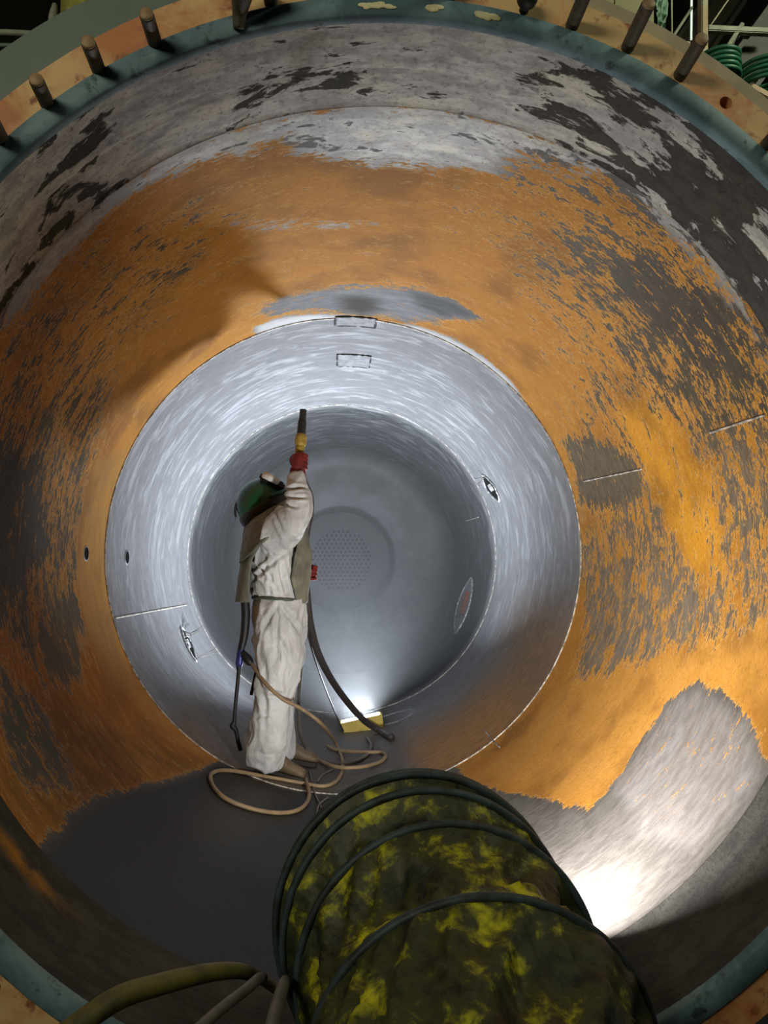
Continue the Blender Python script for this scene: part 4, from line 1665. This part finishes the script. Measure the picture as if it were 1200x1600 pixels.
# hanging rag
rows = []
for i in range(18):
    f = i/17
    r = []
    for k in range(9):
        u_ = (k/8-.5)*(.085*(1-.72*f))
        p_ = at(1030+6*f, -6+66*f, 3.75)
        r.append(p_+Vector((u_, .02*math.sin(k*1.9+i*.5), .01*math.sin(i*1.3+k))))
    rows.append(r)
tag(sheet('hanging_rag', rows, M['cloth'], None, .004, .006), 'pale green rag hanging in front of dark steel at top right', 'cloth')
# green hose coils
for (cx, cy, Y_, R_, lb) in ((1122, 112, 3.1, .085, 'green hose coil at the foot of the rusty upright'), (1192, 128, 3.3, .11, 'green hose coil at the right picture edge')):
    bm = bmesh.new()
    c_ = at(cx, cy, Y_)
    pts = []
    for k in range(90):
        a = 2*PI*k/18
        lv = k/18
        pts.append((c_+Vector((math.cos(a)*R_*(1+.04*math.sin(lv*3)), math.sin(a)*R_, -.05+.022*lv)), .010))
    tube(bm, pts, 2, 8)
    tag(obj('hose_coil', bm, M['greenhose']), lb, 'hose', 'green hose coils')
bm = bmesh.new()
bar(bm, at(1160, 150, 3.3), at(1235, 190, 3.3), .16, .03, .004)
tag(obj('timber_rail', bm, M['rustpipe'], smooth=False), 'short tan timber behind the flange at the right picture edge', 'rail')
# dim wall that closes the hall, and pieces at the top left
bm = bmesh.new()
box(bm, Matrix.Translation((1.0, 12.5, 3.0)), 18, .2, 16)
structure(obj('wall_back', bm, M['hallwall'], smooth=False))
bm = bmesh.new()
tube(bm, [(at(-40, 52, 3.4), .014), (at(10, 51, 3.4), .014), (at(75, 55, 3.4), .014)], 4, 10)
tag(obj('hand_rail', bm, M['palebracket']), 'pale horizontal rail in the dark at top left', 'rail')
bm = bmesh.new()
tube(bm, [(at(-40, 72, 3.4), .010), (at(10, 71, 3.4), .010), (at(45, 74, 3.4), .010)], 4, 10)
tag(obj('hand_rail', bm, M['greygreen']), 'thin green rail under the pale rail at top left', 'rail')
dc = at(118, 8, 3.0)
dm = thing('drum', dc, 'yellow-green drum standing above the grey-green rim, top left', 'drum')
bm = bmesh.new()
tube(bm, [(dc+Vector((0, 0, -.06)), .055), (dc+Vector((0, 0, .0)), .055), (dc+Vector((0, 0, .10)), .055)], 6, 20, .02, 3)
obj('barrel', bm, simple_mat('drum_yellow', srgb(150, 146, 72), .4), dm)
bm = bmesh.new()
tube(bm, [(dc+Vector((-.085, 0, -.09)), .018), (dc+Vector((-.085, 0, -.05)), .018), (dc+Vector((-.08, 0, .0)), .010)], 3, 12)
obj('spout', bm, M['palebracket'], dm)

# ------------------------------------------------------------------ blast dust hanging in the far part of the vessel
q = NT('blast_dust')
t_ = q.t
t_.nodes.remove(q.bsdf)
vs_ = q.n('ShaderNodeVolumeScatter')
vs_.inputs['Color'].default_value = (.93, .95, 1, 1)
vs_.inputs['Density'].default_value = .019
vs_.inputs['Anisotropy'].default_value = .2
q.l(vs_.outputs[0], t_.nodes['Material Output'].inputs['Volume'])
bm = revolve([(0.001, 4.75), (1.335, 4.75), (1.335, Y_S3), (RH-.01, Y_S3+.25), (RH-.01, Y_S3+1.1), (0.001, Y_S3+1.1)], 0, 64)
hz = obj('dust_haze', bm, q.m)
tag(hz, 'pale blast dust hanging in the far part of the vessel', 'haze', kind='stuff')
